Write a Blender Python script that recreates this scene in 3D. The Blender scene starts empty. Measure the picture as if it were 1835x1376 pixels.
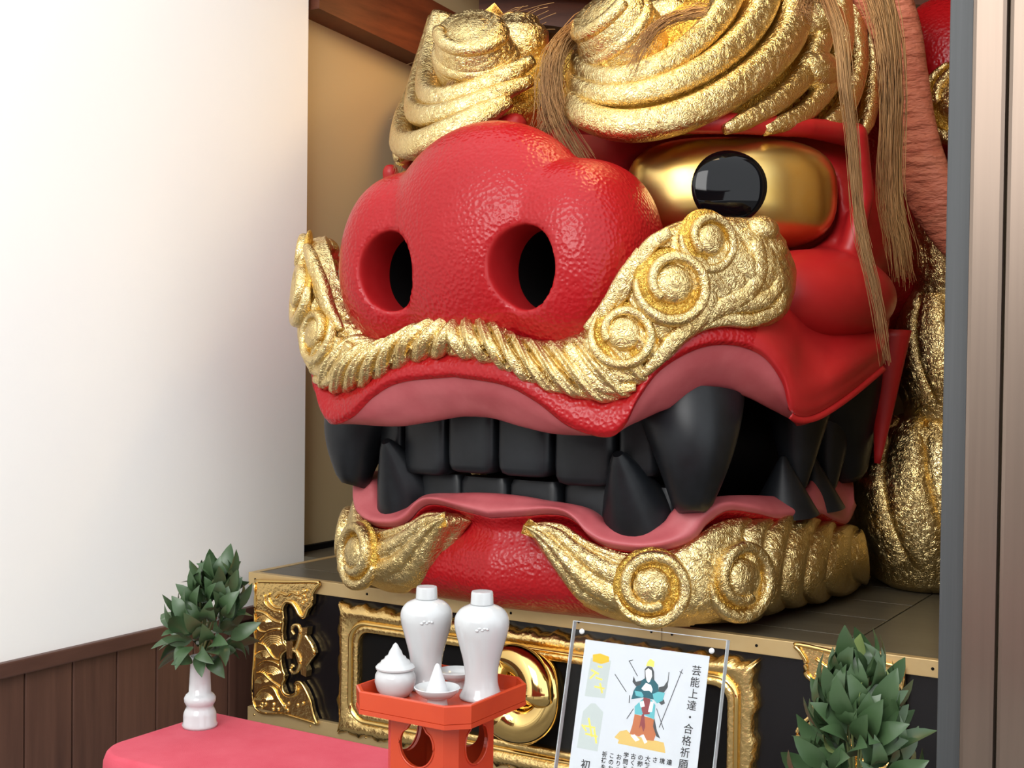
import bpy, bmesh, math, random
import numpy as np
from mathutils import Vector, Matrix
random.seed(7); np.random.seed(7)
SC = bpy.context.scene; COL = SC.collection
PI = math.pi

# ------------------------------------------------------------------ camera
W, H, F = 1835.0, 1376.0, 2340.0
YAW, PITCH, ROLL, CH = math.radians(31.5), math.radians(-1.24), 0.0115, 1.635
fw = np.array([-math.sin(YAW)*math.cos(PITCH), math.cos(YAW)*math.cos(PITCH), math.sin(PITCH)])
r0 = np.array([math.cos(YAW), math.sin(YAW), 0.0]); u0 = np.cross(r0, fw)
RV = r0*math.cos(ROLL)+u0*math.sin(ROLL); UV = u0*math.cos(ROLL)-r0*math.sin(ROLL)
CAM = np.array([3.6393, -3.9216, CH])
cd = bpy.data.cameras.new('camera'); cam = bpy.data.objects.new('camera', cd); COL.objects.link(cam)
cd.sensor_width = 36; cd.sensor_fit = 'HORIZONTAL'; cd.lens = F/W*36; cd.clip_start = 0.05
cam.matrix_world = Matrix(((RV[0], UV[0], -fw[0], CAM[0]), (RV[1], UV[1], -fw[1], CAM[1]), (RV[2], UV[2], -fw[2], CAM[2]), (0, 0, 0, 1)))
SC.camera = cam

# ------------------------------------------------------------------ light
wd = bpy.data.worlds.new('overcast'); SC.world = wd; wd.use_nodes = True
bg = wd.node_tree.nodes['Background']; bg.inputs[0].default_value = (0.93, 0.97, 1.0, 1); bg.inputs[1].default_value = 1.55
def area(name, loc, target, size, power, color, sy=None):
    l = bpy.data.lights.new(name, 'AREA'); l.energy = power; l.color = color; l.size = size
    if sy: l.shape = 'RECTANGLE'; l.size_y = sy
    o = bpy.data.objects.new(name, l); COL.objects.link(o); o.location = loc
    o.rotation_euler = (Vector(target)-Vector(loc)).to_track_quat('-Z', 'Y').to_euler(); return o
area('daylight', (2.7, -6.8, 4.5), (0.8, 0, 1.3), 3.5, 260, (1.0, 0.985, 0.96))
area('niche_lamp', (0.55, 0.95, 3.30), (0.35, 1.2, 1.8), 0.25, 5.5, (1.0, 0.58, 0.20), 0.6)
area('niche_lamp_front', (1.9, -0.05, 3.42), (1.6, 0.3, 2.2), 0.25, 9, (1.0, 0.66, 0.30), 0.8)
SC.view_settings.view_transform = 'Standard'; SC.view_settings.look = 'None'
SC.view_settings.gamma = 1; SC.view_settings.use_curve_mapping = False; SC.view_settings.exposure = 0.30

# ------------------------------------------------------------------ helpers
def ray(px, py): return fw+RV*(px-W/2)/F-UV*(py-H/2)/F
def hit(px, py, ax, val):
    d = ray(px, py); return CAM+d*((val-CAM[ax])/d[ax])
def atY(px, py, y): return hit(px, py, 1, y)
def depth(p): return float((np.asarray(p)-CAM)@fw)
def pxm(p): return depth(p)/F                     # metres per photo pixel at p
def catmull(P, n, closed=False):
    P = np.asarray(P, float); 
    if len(P) == 2: return P[0]+(P[1]-P[0])*np.linspace(0, 1, n)[:, None]
    if closed: Q = np.vstack([P[-1], P, P[0], P[1]]); m = len(P)
    else: Q = np.vstack([2*P[0]-P[1], P, 2*P[-1]-P[-2]]); m = len(P)-1
    t = np.linspace(0, m, n, endpoint=not closed); i = np.minimum(t.astype(int), m-1); f = (t-i)[:, None]
    a, b, c, d = Q[i], Q[i+1], Q[i+2], Q[i+3]
    return 0.5*((2*b)+(-a+c)*f+(2*a-5*b+4*c-d)*f*f+(-a+3*b-3*c+d)*f**3)
def nrm(v): v = np.asarray(v, float); return v/(np.linalg.norm(v)+1e-12)

def link(name, me, mat, parent=None, smooth=True, origin=None):
    org = np.array(parent['_o'] if (parent is not None and '_o' in parent) else ((0, 0, 0) if origin is None else origin), float)
    co = np.empty(len(me.vertices)*3); me.vertices.foreach_get('co', co)
    me.vertices.foreach_set('co', (co.reshape(-1, 3)-org).ravel())
    for m in (mat if isinstance(mat, (list, tuple)) else [mat]): me.materials.append(m)
    if smooth: me.polygons.foreach_set('use_smooth', [True]*len(me.polygons))
    me.update()
    o = bpy.data.objects.new(name, me); COL.objects.link(o)
    if parent is not None:
        o.parent = parent; o['_o'] = list(org)
    else: o.location = org; o['_o'] = list(org)
    return o
def mesh(name, V, Fc, mat, parent=None, smooth=True, origin=None, mi=None):
    me = bpy.data.meshes.new(name); me.from_pydata([tuple(map(float, v)) for v in V], [], [tuple(map(int, f)) for f in Fc])
    if mi is not None: me.polygons.foreach_set('material_index', np.asarray(mi, np.int32))
    return link(name, me, mat, parent, smooth, origin)
def thing(name, label, cat, loc, group=None):
    o = bpy.data.objects.new(name, None); COL.objects.link(o); o.location = loc; o.empty_display_size = 0.1
    o['_o'] = list(map(float, loc)); o['label'] = label; o['category'] = cat
    if group: o['group'] = group
    return o
def tag(o, label, cat, group=None):
    o['label'] = label; o['category'] = cat
    if group: o['group'] = group
    return o
def struct(o): o['kind'] = 'structure'; return o

class MB:
    def __init__(s): s.V = []; s.F = []; s.M = []
    def add(s, V, Fc, m=0):
        k = len(s.V); s.V += [tuple(v) for v in V]; s.F += [tuple(i+k for i in f) for f in Fc]; s.M += [m]*len(Fc); return s
    def box(s, lo, hi, m=0, bev=0.0):
        (x0, y0, z0), (x1, y1, z1) = lo, hi
        if bev <= 0:
            V = [(x0, y0, z0), (x1, y0, z0), (x1, y1, z0), (x0, y1, z0), (x0, y0, z1), (x1, y0, z1), (x1, y1, z1), (x0, y1, z1)]
            return s.add(V, [(3, 2, 1, 0), (4, 5, 6, 7), (0, 1, 5, 4), (1, 2, 6, 5), (2, 3, 7, 6), (3, 0, 4, 7)], m)
        bm = bmesh.new(); bmesh.ops.create_cube(bm, size=1)
        for v in bm.verts: v.co = Vector(((x0+x1)/2+v.co.x*(x1-x0), (y0+y1)/2+v.co.y*(y1-y0), (z0+z1)/2+v.co.z*(z1-z0)))
        bmesh.ops.bevel(bm, geom=bm.edges[:], offset=bev, segments=2, affect='EDGES', profile=0.6)
        bm.verts.index_update(); s.add([v.co[:] for v in bm.verts], [[v.index for v in f.verts] for f in bm.faces], m); bm.free(); return s
    def beam(s, a, b, w, h, m=0):                    # box from a to b
        a = np.array(a, float); b = np.array(b, float); d = nrm(b-a); x = nrm(np.cross(d, (0, 0, 1))); z = np.cross(x, d); V = []
        for p in (a, b):
            for i, j in ((-1, -1), (1, -1), (1, 1), (-1, 1)): V.append(p+x*i*w/2+z*j*h/2)
        return s.add(V, [(0, 3, 2, 1), (4, 5, 6, 7), (0, 1, 5, 4), (1, 2, 6, 5), (2, 3, 7, 6), (3, 0, 4, 7)], m)
    def tube(s, P, r, n=8, m=0, flat=1.0, up=None, caps=True, sq=1.0):
        P = np.asarray(P, float); N = len(P); r = np.broadcast_to(np.asarray(r, float), (N,)); V = []
        T = np.gradient(P, axis=0); T /= (np.linalg.norm(T, axis=1)[:, None]+1e-12)
        up = np.array((0, 0, 1.0)) if up is None else np.asarray(up, float)
        for i in range(N):
            u = up[i] if up.ndim == 2 else up
            x = np.cross(T[i], u)
            if np.linalg.norm(x) < 1e-3: x = np.cross(T[i], (1, 0.2, 0.1))
            x = nrm(x); z = np.cross(x, T[i])
            for k in range(n):
                a = 2*PI*k/n; ca_, sa_ = math.cos(a), math.sin(a); V.append(P[i]+x*math.copysign(abs(ca_)**sq, ca_)*r[i]+z*math.copysign(abs(sa_)**sq, sa_)*r[i]*flat)
        Fc = [(i*n+k, i*n+(k+1) % n, (i+1)*n+(k+1) % n, (i+1)*n+k) for i in range(N-1) for k in range(n)]
        if caps: Fc += [tuple(range(n-1, -1, -1)), tuple((N-1)*n+k for k in range(n))]
        return s.add(V, Fc, m)
    def ell(s, c, r, axes=None, nu=20, nv=12, m=0):
        c = np.array(c, float); A = np.eye(3) if axes is None else np.array(axes, float)
        V = [c+A[2]*r[2]]
        for j in range(1, nv):
            t = PI*j/nv
            for i in range(nu):
                p = 2*PI*i/nu; V.append(c+A[0]*r[0]*math.sin(t)*math.cos(p)+A[1]*r[1]*math.sin(t)*math.sin(p)+A[2]*r[2]*math.cos(t))
        V.append(c-A[2]*r[2]); Fc = [(0, 1+i, 1+(i+1) % nu) for i in range(nu)]
        for j in range(nv-2): Fc += [(1+j*nu+i, 1+(j+1)*nu+i, 1+(j+1)*nu+(i+1) % nu, 1+j*nu+(i+1) % nu) for i in range(nu)]
        b = 1+(nv-2)*nu; Fc += [(b+i, len(V)-1, b+(i+1) % nu) for i in range(nu)]
        return s.add(V, Fc, m)
    def lathe(s, prof, c=(0, 0, 0), n=36, m=0):
        V = []; c = np.array(c, float)
        for r, z in prof:
            for k in range(n): a = 2*PI*k/n; V.append(c+(r*math.cos(a), r*math.sin(a), z))
        L = len(prof); Fc = [(i*n+k, i*n+(k+1) % n, (i+1)*n+(k+1) % n, (i+1)*n+k) for i in range(L-1) for k in range(n)]
        if prof[0][0] > 1e-4: Fc.append(tuple(range(n-1, -1, -1)))
        if prof[-1][0] > 1e-4: Fc.append(tuple((L-1)*n+k for k in range(n)))
        return s.add(V, Fc, m)
    def prism(s, poly, f, t0, t1, m=0):               # poly of 2d points, f maps (u,v,t) to 3d
        n = len(poly); V = [f(u, v, t0) for u, v in poly]+[f(u, v, t1) for u, v in poly]
        return s.add(V, [tuple(range(n)), tuple(range(2*n-1, n-1, -1))]+[(i, i+n, (i+1) % n+n, (i+1) % n) for i in range(n)], m)
    def build(s, name, mat, parent=None, smooth=False, origin=None, fix=True, mirror=None):
        me = bpy.data.meshes.new(name); V = np.array(s.V, float)
        if mirror is not None: V[:, 0] = 2*mirror-V[:, 0]
        me.from_pydata(V.tolist(), [], s.F); me.polygons.foreach_set('material_index', np.asarray(s.M, np.int32))
        if fix:
            bm = bmesh.new(); bm.from_mesh(me); bmesh.ops.recalc_face_normals(bm, faces=bm.faces[:]); bm.to_mesh(me); bm.free()
        return link(name, me, mat, parent, smooth, origin)
def autosmooth(o, deg=40):
    o.data.polygons.foreach_set('use_smooth', [True]*len(o.data.polygons)); o.data.set_sharp_from_angle(angle=math.radians(deg)); return o

# ------------------------------------------------------------------ materials
def mat(name, col, rough=0.5, metal=0.0, coat=0.0, spec=0.5, bump=None, vary=None, trans=0.0, ior=1.45, alpha=None):
    m = bpy.data.materials.new(name); m.use_nodes = True; nt = m.node_tree; b = nt.nodes['Principled BSDF']
    def s(k, v):
        if k in b.inputs: b.inputs[k].default_value = v
    s('Base Color', (*col, 1)); s('Roughness', rough); s('Metallic', metal); s('Coat Weight', coat); s('Coat Roughness', 0.12)
    s('Specular IOR Level', spec); s('Transmission Weight', trans); s('IOR', ior)
    tc = nt.nodes.new('ShaderNodeTexCoord')
    m['_tc'] = tc.name
    if vary:                                           # (scale vector, second colour, detail)
        sc, c2, det = vary
        mp = nt.nodes.new('ShaderNodeMapping'); mp.inputs['Scale'].default_value = sc; nt.links.new(tc.outputs['Object'], mp.inputs[0])
        n = nt.nodes.new('ShaderNodeTexNoise'); n.inputs['Scale'].default_value = 1; n.inputs['Detail'].default_value = det; n.inputs['Roughness'].default_value = 0.65
        nt.links.new(mp.outputs[0], n.inputs['Vector'])
        r = nt.nodes.new('ShaderNodeValToRGB'); r.color_ramp.elements[0].position = 0.35; r.color_ramp.elements[1].position = 0.68
        r.color_ramp.elements[0].color = (*col, 1); r.color_ramp.elements[1].color = (*c2, 1)
        nt.links.new(n.outputs[0], r.inputs[0]); nt.links.new(r.outputs[0], b.inputs['Base Color'])
    if bump:                                           # (kind, scale, strength, distance)
        kind, sc, st, di = bump
        mp = nt.nodes.new('ShaderNodeMapping'); mp.inputs['Scale'].default_value = sc if isinstance(sc, tuple) else (sc, sc, sc); nt.links.new(tc.outputs['Object'], mp.inputs[0])
        if kind == 'voronoi':
            n = nt.nodes.new('ShaderNodeTexVoronoi'); n.feature = 'SMOOTH_F1'; n.inputs['Smoothness'].default_value = 0.6; out = n.outputs['Distance']
        elif kind == 'leaf':                           # crinkled metal leaf: ridged noise
            n = nt.nodes.new('ShaderNodeTexNoise'); n.inputs['Detail'].default_value = 2; n.inputs['Distortion'].default_value = 1.3; out = n.outputs[0]
        else:
            n = nt.nodes.new('ShaderNodeTexNoise'); n.inputs['Detail'].default_value = 4; out = n.outputs[0]
        n.inputs['Scale'].default_value = 1; nt.links.new(mp.outputs[0], n.inputs['Vector'])
        if kind == 'leaf':
            q = nt.nodes.new('ShaderNodeMath'); q.operation = 'PINGPONG'; q.inputs[1].default_value = 0.12; nt.links.new(out, q.inputs[0]); out = q.outputs[0]
        bp = nt.nodes.new('ShaderNodeBump'); bp.inputs['Strength'].default_value = st; bp.inputs['Distance'].default_value = di
        nt.links.new(out, bp.inputs['Height']); nt.links.new(bp.outputs[0], b.inputs['Normal'])
    return m
RED = mat('red_lacquer', (0.36, 0.0065, 0.010), 0.29, spec=0.38, bump=('voronoi', 80, 0.5, 0.006), vary=((3, 3, 3), (0.325, 0.006, 0.009), 3))
REDS = mat('smooth_red_lacquer', (0.36, 0.008, 0.010), 0.40, vary=((4, 4, 4), (0.42, 0.016, 0.018), 4))
PINK = mat('dusty_rose_lip', (0.41, 0.075, 0.085), 0.48, vary=((5, 5, 5), (0.50, 0.12, 0.13), 5))
GOLD = mat('crinkled_gold_leaf', (0.70, 0.51, 0.21), 0.29, 1.0, bump=('leaf', 44, 0.75, 0.016), vary=((9, 9, 9), (0.76, 0.60, 0.30), 4))
GOLDY = mat('deep_yellow_gold', (0.72, 0.46, 0.10), 0.34, 1.0, bump=('leaf', 62, 0.9, 0.018))
EYEG = mat('smooth_gold', (0.72, 0.52, 0.19), 0.30, 1.0, vary=((5, 5, 5), (0.72, 0.46, 0.12), 4))
GLOSSB = mat('gloss_black', (0.002, 0.002, 0.003), 0.05, spec=0.35)
TEETH = mat('black_tooth_lacquer', (0.0055, 0.0062, 0.0075), 0.38, spec=0.35, vary=((6, 6, 6), (0.012, 0.014, 0.017), 5))
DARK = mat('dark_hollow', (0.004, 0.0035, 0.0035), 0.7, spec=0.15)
HAIR = mat('tan_horse_hair', (0.26, 0.125, 0.042), 0.55, vary=((9, 9, 1.5), (0.44, 0.255, 0.10), 3))
EARM = mat('salmon_wrinkled_hide', (0.38, 0.105, 0.062), 0.6, bump=('noise', (9, 9, 26), 0.9, 0.04), vary=((6, 6, 14), (0.45, 0.15, 0.09), 4))
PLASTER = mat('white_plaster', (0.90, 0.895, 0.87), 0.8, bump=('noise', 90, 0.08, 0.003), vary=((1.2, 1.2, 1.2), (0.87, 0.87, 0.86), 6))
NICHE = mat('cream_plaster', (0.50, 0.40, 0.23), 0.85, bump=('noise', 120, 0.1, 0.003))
WOODD = mat('dark_stained_cedar', (0.115, 0.052, 0.034), 0.5, vary=((14, 14, 0.9), (0.065, 0.028, 0.019), 6), bump=('noise', (60, 60, 3), 0.15, 0.003))
BEAM = mat('red_brown_beam_wood', (0.16, 0.045, 0.018), 0.5, vary=((2, 2, 16), (0.075, 0.02, 0.009), 6))
CAP = mat('rail_wood', (0.10, 0.045, 0.032), 0.42, vary=((2, 2, 14), (0.07, 0.03, 0.022), 5))
LACQ = mat('black_lacquer', (0.006, 0.005, 0.006), 0.22)
BRASS = mat('brass_strip', (0.62, 0.46, 0.23), 0.45, 0.55, vary=((6, 6, 6), (0.58, 0.41, 0.19), 4))
POLG = mat('polished_gold', (0.87, 0.60, 0.22), 0.09, 1.0)
POLGR = mat('embossed_polished_gold', (0.88, 0.62, 0.25), 0.24, 1.0, bump=('noise', 70, 0.45, 0.008))
TOPB = mat('greenish_brown_deck', (0.105, 0.09, 0.062), 0.34, vary=((2, 18, 18), (0.075, 0.062, 0.042), 5))
CLOTH = mat('red_felt', (0.46, 0.05, 0.078), 0.9, bump=('noise', 400, 0.3, 0.002), vary=((8, 8, 8), (0.50, 0.07, 0.10), 4))
PORC = mat('white_porcelain', (0.49, 0.50, 0.505), 0.13, coat=0.3)
PORCM = mat('unglazed_white', (0.56, 0.56, 0.57), 0.6)
VERM = mat('vermilion_lacquer', (0.50, 0.052, 0.014), 0.26, coat=0.2, vary=((5, 5, 5), (0.44, 0.040, 0.012), 3))
LEAFM = mat('sakaki_leaf', (0.034, 0.070, 0.026), 0.36, vary=((9, 9, 9), (0.066, 0.108, 0.048), 2))
LEAFL = mat('pale_sakaki_leaf', (0.20, 0.26, 0.085), 0.45)
STEM = mat('green_stem', (0.10, 0.12, 0.04), 0.6)
ACRYL = mat('clear_acrylic', (1, 1, 1), 0.03, trans=1.0, ior=1.1)
PAPER = mat('white_paper', (0.52, 0.55, 0.585), 0.5)
INK = mat('black_ink', (0.02, 0.02, 0.022), 0.6)
GREYW = mat('grey_painted_post', (0.050, 0.054, 0.056), 0.5, vary=((40, 40, 0.7), (0.070, 0.074, 0.076), 5))
BRONZE = mat('bronze_grey_panel', (0.235, 0.178, 0.140), 0.34, metal=0.75, vary=((20, 20, 0.5), (0.205, 0.155, 0.122), 3))
FLOORM = mat('stone_floor', (0.24, 0.235, 0.225), 0.6, vary=((5, 5, 5), (0.20, 0.195, 0.19), 5))

# ------------------------------------------------------------------ setting
struct(MB().box((-6, -9, -0.08), (9, 4, 0)).build('floor', FLOORM))
wl = struct(MB().box((-0.20, -9, 0.56), (-0.10, 0.458, 5.2)).box((-0.24, -9, 0), (-0.125, 0.458, 0.56)).build('wall_left', PLASTER))
plank_y = [-2.4, -2.2, -2.0, -1.8, -1.6, -1.4, -1.2, -0.989, -0.786, -0.584, -0.390, -0.195, 0.0, 0.20, 0.40]
for i in range(len(plank_y)-1):
    MB().box((-0.128, plank_y[i]+0.003, 0), (-0.104, plank_y[i+1]-0.003, 0.535), bev=0.004).build('plank', WOODD, wl)
MB().box((-0.13, -9, 0.532), (-0.078, 0.40, 0.585), bev=0.006).build('rail', CAP, wl)
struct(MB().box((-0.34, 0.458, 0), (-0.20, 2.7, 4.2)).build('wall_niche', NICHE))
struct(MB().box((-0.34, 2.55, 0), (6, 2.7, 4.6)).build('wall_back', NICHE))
struct(MB().box((-0.20, 0.46, 0.75), (-0.175, 2.55, 0.775)).build('baseboard_left', DARK))
struct(MB().box((-0.3, 0.0, 4.0), (6, 2.7, 4.1)).build('ceiling', BEAM))
def to_back(a, b): return a, a+(b-a)*((2.55-a[1])/(b[1]-a[1]))
cb = MB().beam(*to_back(hit(553, -42, 0, -.13), hit(820, 92, 0, -.13)), 0.14, 0.30).build('trim_1', BEAM); struct(cb)
struct(MB().beam(*to_back(hit(520, -45, 1, 1.6), hit(1120, 32, 1, 2.35)), 0.16, 0.22).build('trim_2', BEAM))
struct(MB().beam(*to_back(hit(640, 30, 1, 1.75), hit(840, 130, 1, 2.5)), 0.10, 0.16).build('trim_3', BEAM))
struct(MB().beam(*to_back(hit(560, -120, 1, 1.3), hit(1180, -70, 1, 2.0)), 0.3, 0.3).build('trim_4', BEAM))
struct(MB().box((-3.5, -10.6, 0), (9, -10.2, 3.0)).box((-4.2, -11, 3.0), (9, -9.4, 3.25)).build('wall_added_blocker', WOODD))  # unseen dark wall and eave, added to darken reflections and cut front fill
# right side: grey post and bronze sliding panels that close the opening
pY = -0.30
xa, xb, xc = [float(atY(x, 688, pY)[0]) for x in (1690, 1731, 1800)]
struct(MB().box((xa, pY, 0), (xb+0.004, pY+0.14, 4.2), bev=0.004).build('trim_post', GREYW))
dr = struct(MB().box((xb+0.006, pY-0.035, 0), (xc-0.003, pY+0.06, 4.2), bev=0.012).build('door_1', BRONZE))
struct(MB().box((xc+0.003, pY-0.045, 0), (xc+1.4, pY+0.05, 4.2), bev=0.012).build('door_2', BRONZE))
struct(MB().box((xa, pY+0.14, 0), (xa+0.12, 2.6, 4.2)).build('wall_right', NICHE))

# ------------------------------------------------------------------ plinth
PLW = 2.74; XH = 1.31; PC = 1.335
pl = thing('plinth', 'black lacquer plinth with gold fittings carrying the red lion head', 'plinth', (PC, 1.2, 0))
MB().box((0.02, 0.02, 0.15), (PLW-0.02, 2.54, 0.725), bev=0.004).build('body', LACQ, pl)
MB().box((-0.02, -0.035, 0.0), (PLW+0.02, 2.54, 0.11), bev=0.01).box((0.0, -0.015, 0.11), (PLW, 2.54, 0.15), bev=0.006).build('base_step', LACQ, pl)
for n, z0, z1 in (('brass_strip', 0.700, 0.752), ('brass_strip', 0.150, 0.208)):
    for k in range(3):
        xx0, xx1 = PLW*k/3+0.0008, PLW*(k+1)/3-0.0008
        b = MB().box((xx0, 0.0, z0), (xx1, 0.03, z1), bev=0.002).build(n, BRASS, pl)
        nb = MB()
        for t in (0.04, 0.36, 0.66, 0.96): nb.ell((xx0+(xx1-xx0)*t, 0.0, (z0+z1)/2), (0.005, 0.004, 0.005), nu=8, nv=6)
        nb.build('nail', DARK if z0 > .5 else POLG, b, smooth=True)['kind'] = 'stuff'
MB().box((0, 0.031, 0.700), (0.03, 2.5, 0.752), bev=0.002).build('brass_strip', BRASS, pl)
tb = [((0.031, 0.031), (2.425, 0.20)), ((0.031, 0.204), (2.425, 0.52)), ((0.031, 0.524), (2.425, 0.84)), ((0.031, 0.844), (2.425, 1.16)),
      ((0.031, 1.164), (2.425, 1.48)), ((0.031, 1.484), (2.425, 2.5)), ((2.430, 0.031), (2.738, 2.5))]
for (a0, b0), (a1, b1) in tb: MB().box((a0, b0, 0.728), (a1, b1, 0.750), bev=0.0015).build('deck_board', TOPB, pl)
MB().box((-0.2, 0.46, 0.70), (0, 2.55, 0.748)).build('deck_filler', TOPB, pl)

# corner fittings: pierced plate with waves
def crop(u, v, y=-0.012): return atY(440+u/4.585, 1020+v/4.585, y)
plate = [(78, 98), (330, 104), (592, 106), (578, 150), (548, 205), (545, 285), (512, 320), (482, 392), (442, 372), (415, 320), (380, 275), (330, 270), (302, 330), (312, 420), (300, 520), (312, 600), (345, 645), (300, 690), (287, 745), (302, 820), (322, 880), (297, 950), (322, 1020), (378, 1040), (420, 1010), (412, 945), (450, 930), (492, 990), (530, 1080), (552, 1180), (588, 1272), (330, 1195), (70, 1125), (72, 600)]
def corner(mir):
    m = PC if mir else None
    P = [crop(*q) for q in plate]; poly = [(p[0], p[2]) for p in P]
    f = MB(); f.prism(poly, lambda u, v, t: (u, t, v), -0.012, 0.012)
    po = f.build('corner_fitting', POLGR, pl, mirror=m)
    if not mir: po['label'] = 'gold wave-relief fitting on left corner'
    rim = MB(); edge = catmull([crop(*q, y=-0.016) for q in plate[:31]], 190); rim.tube(edge, 0.0075, 8)
    rim.tube(catmull([crop(*q, y=-0.014) for q in ((78, 98), (74, 600), (70, 1125), (330, 1195), (588, 1272))], 30), 0.005, 6)
    rim.build('rim', POLG, po, smooth=True, mirror=m)
    wv = MB()
    crests = [[(92, 345), (150, 360), (200, 400), (250, 430), (298, 440)], [(85, 470), (120, 510), (180, 515), (240, 490), (290, 492)], [(108, 580), (150, 540), (200, 500), (280, 490)],
              [(110, 610), (160, 630), (200, 690), (240, 735), (290, 748)], [(105, 790), (150, 760), (220, 760), (280, 790)], [(95, 850), (150, 860), (200, 910), (270, 960), (300, 985)],
              [(80, 1050), (120, 990), (180, 965), (230, 980), (270, 1060), (330, 1150)], [(150, 210), (160, 280), (220, 330), (290, 350)], [(190, 195), (195, 260), (240, 310), (300, 320)], [(250, 230), (280, 195), (340, 215), (380, 190), (440, 210), (500, 170)]]
    for c in crests: wv.tube(catmull([crop(*q, y=-0.014) for q in c], 16), 0.0055, 6)
    wv.build('wave_crest', POLG, po, smooth=True, mirror=m)
    th = MB()
    for (cx, cy, r1, a0, a1) in ((150, 440, 65, 200, 350), (230, 640, 110, 190, 340), (150, 740, 80, 200, 330), (200, 880, 95, 200, 340), (150, 1080, 75, 190, 350), (150, 940, 70, 190, 330)):
        for k in range(5):
            rr = r1*(1-0.16*k); th.tube([crop(cx+rr*math.cos(math.radians(t)), cy+rr*0.85*math.sin(math.radians(t)), y=-0.0125) for t in np.linspace(a0, a1, 10)], 0.0034, 5)
    for k in range(14): th.ell(crop(random.uniform(110, 480), random.uniform(1080, 1140)+20, y=-.013), (0.008, 0.006, 0.008), nu=8, nv=6)
    for k in range(10): th.ell(crop(random.uniform(420, 515), random.uniform(170, 290), y=-.013), (0.007, 0.006, 0.007), nu=8, nv=6)
    th.build('wave_line', POLGR, po, smooth=True, mirror=m)['kind'] = 'stuff'
    fl = MB()
    fl.tube(catmull([crop(*q, y=-0.02) for q in ((402, 535), (382, 500), (395, 465), (430, 458), (452, 490), (448, 560), (420, 640), (395, 660))], 30), np.linspace(0.006, 0.010, 30), 8)
    fl.tube(catmull([crop(*q, y=-0.02) for q in ((395, 660), (432, 690), (452, 760), (430, 830), (395, 850), (372, 820), (385, 785), (405, 800))], 30), np.linspace(0.010, 0.005, 30), 8)
    fl.prism([(crop(*q)[0], crop(*q)[2]) for q in ((452, 500), (470, 475), (522, 475), (515, 540), (495, 545), (545, 620), (568, 690), (540, 730), (500, 790), (515, 830), (510, 880), (470, 860), (465, 820), (440, 760), (415, 665))], lambda u, v, t: (u, t, v), -0.022, 0.01)
    fl.tube(catmull([crop(*q, y=-0.024) for q in ((495, 545), (545, 620), (568, 690), (540, 730), (500, 790))], 14), 0.006, 7)
    fl.prism([(crop(*q)[0], crop(*q)[2]) for q in ((352, 585), (408, 585), (402, 728), (358, 728))], lambda u, v, t: (u, t, v), -0.026, 0.012)
    fl.build('flower_ornament', POLGR, po, mirror=m)
    autosmooth(COL.objects[-1] if False else bpy.data.objects[po.children[-1].name], 35)
corner(False); corner(True)

# wide gold frame around dark recess, and swirl boss in its centre
def rrect(x0, x1, z0, z1, r, n=10, step=0.012):
    P = []
    for cx, cz, a in ((x1-r, z1-r, 0), (x0+r, z1-r, 90), (x0+r, z0+r, 180), (x1-r, z0+r, 270)):
        for k in range(n+1): t = math.radians(a+90*k/n); P.append((cx+r*math.cos(t), cz+r*math.sin(t)))
    Q = []
    for i in range(len(P)):
        a = np.array(P[i]); b = np.array(P[(i+1) % len(P)]); m = max(1, int(np.linalg.norm(b-a)/step))
        for k in range(m): Q.append(a+(b-a)*k/m)
    return np.array(Q)
inner = rrect(0.570, 2.065, 0.275, 0.582, 0.045)
def frame_ring(rings, mat_, name, jag=0, par=pl):
    """rings: (grow, corner radius, y)"""
    V = []; N = None
    for g, r, y in rings:
        P = rrect(0.570-g, 2.065+g, 0.275-g, 0.582+g, r, n=10, step=9)      # corner points only
        Q = []
        for i in range(len(P)):
            a = P[i]; b = P[(i+1) % len(P)]; m = 1 if (i % 11) != 10 else (110 if (i//11) % 2 == 0 else 24)
            for k in range(m): Q.append(a+(b-a)*k/m)
        Q = np.array(Q); N = len(Q); c = np.array([1.3175, 0.4285])
        for i, q in enumerate(Q):
            if jag and g > .085: q = q+nrm(q-c)*0+np.sign(q-c)*np.where(np.abs(q-c) > np.array([.74, .15])+0.06, 1, 0)*(0.006*math.sin(i*0.9)+0.004*math.sin(i*2.3))
            V.append((q[0], y, q[1]))
    L = len(rings); Fc = [(j*N+i, j*N+(i+1) % N, (j+1)*N+(i+1) % N, (j+1)*N+i) for j in range(L-1) for i in range(N)]
    return MB().add(V, Fc).build(name, mat_, par, smooth=True)
fr = frame_ring([(0, .05, 0.03), (0, .05, -0.012), (0.004, .053, -0.017), (0.022, .066, -0.019), (0.026, .068, -0.014)], POLGR, 'frame_inner_band'); fr['label'] = 'pebbled gold inner band of the frame'
frame_ring([(0.024, .066, -0.012), (0.030, .07, -0.026), (0.036, .074, -0.026), (0.044, .08, -0.012)], POLG, 'frame_bead')
frame_ring([(0.040, .07, -0.012), (0.060, .03, -0.032), (0.078, .012, -0.024), (0.092, .008, -0.012), (0.097, .006, 0.02)], POLGR, 'frame_outer_leaf', jag=1)
MB().box((0.56, 0.018, 0.27), (2.08, 0.024, 0.59)).build('recess_panel', DARK, pl)
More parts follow.
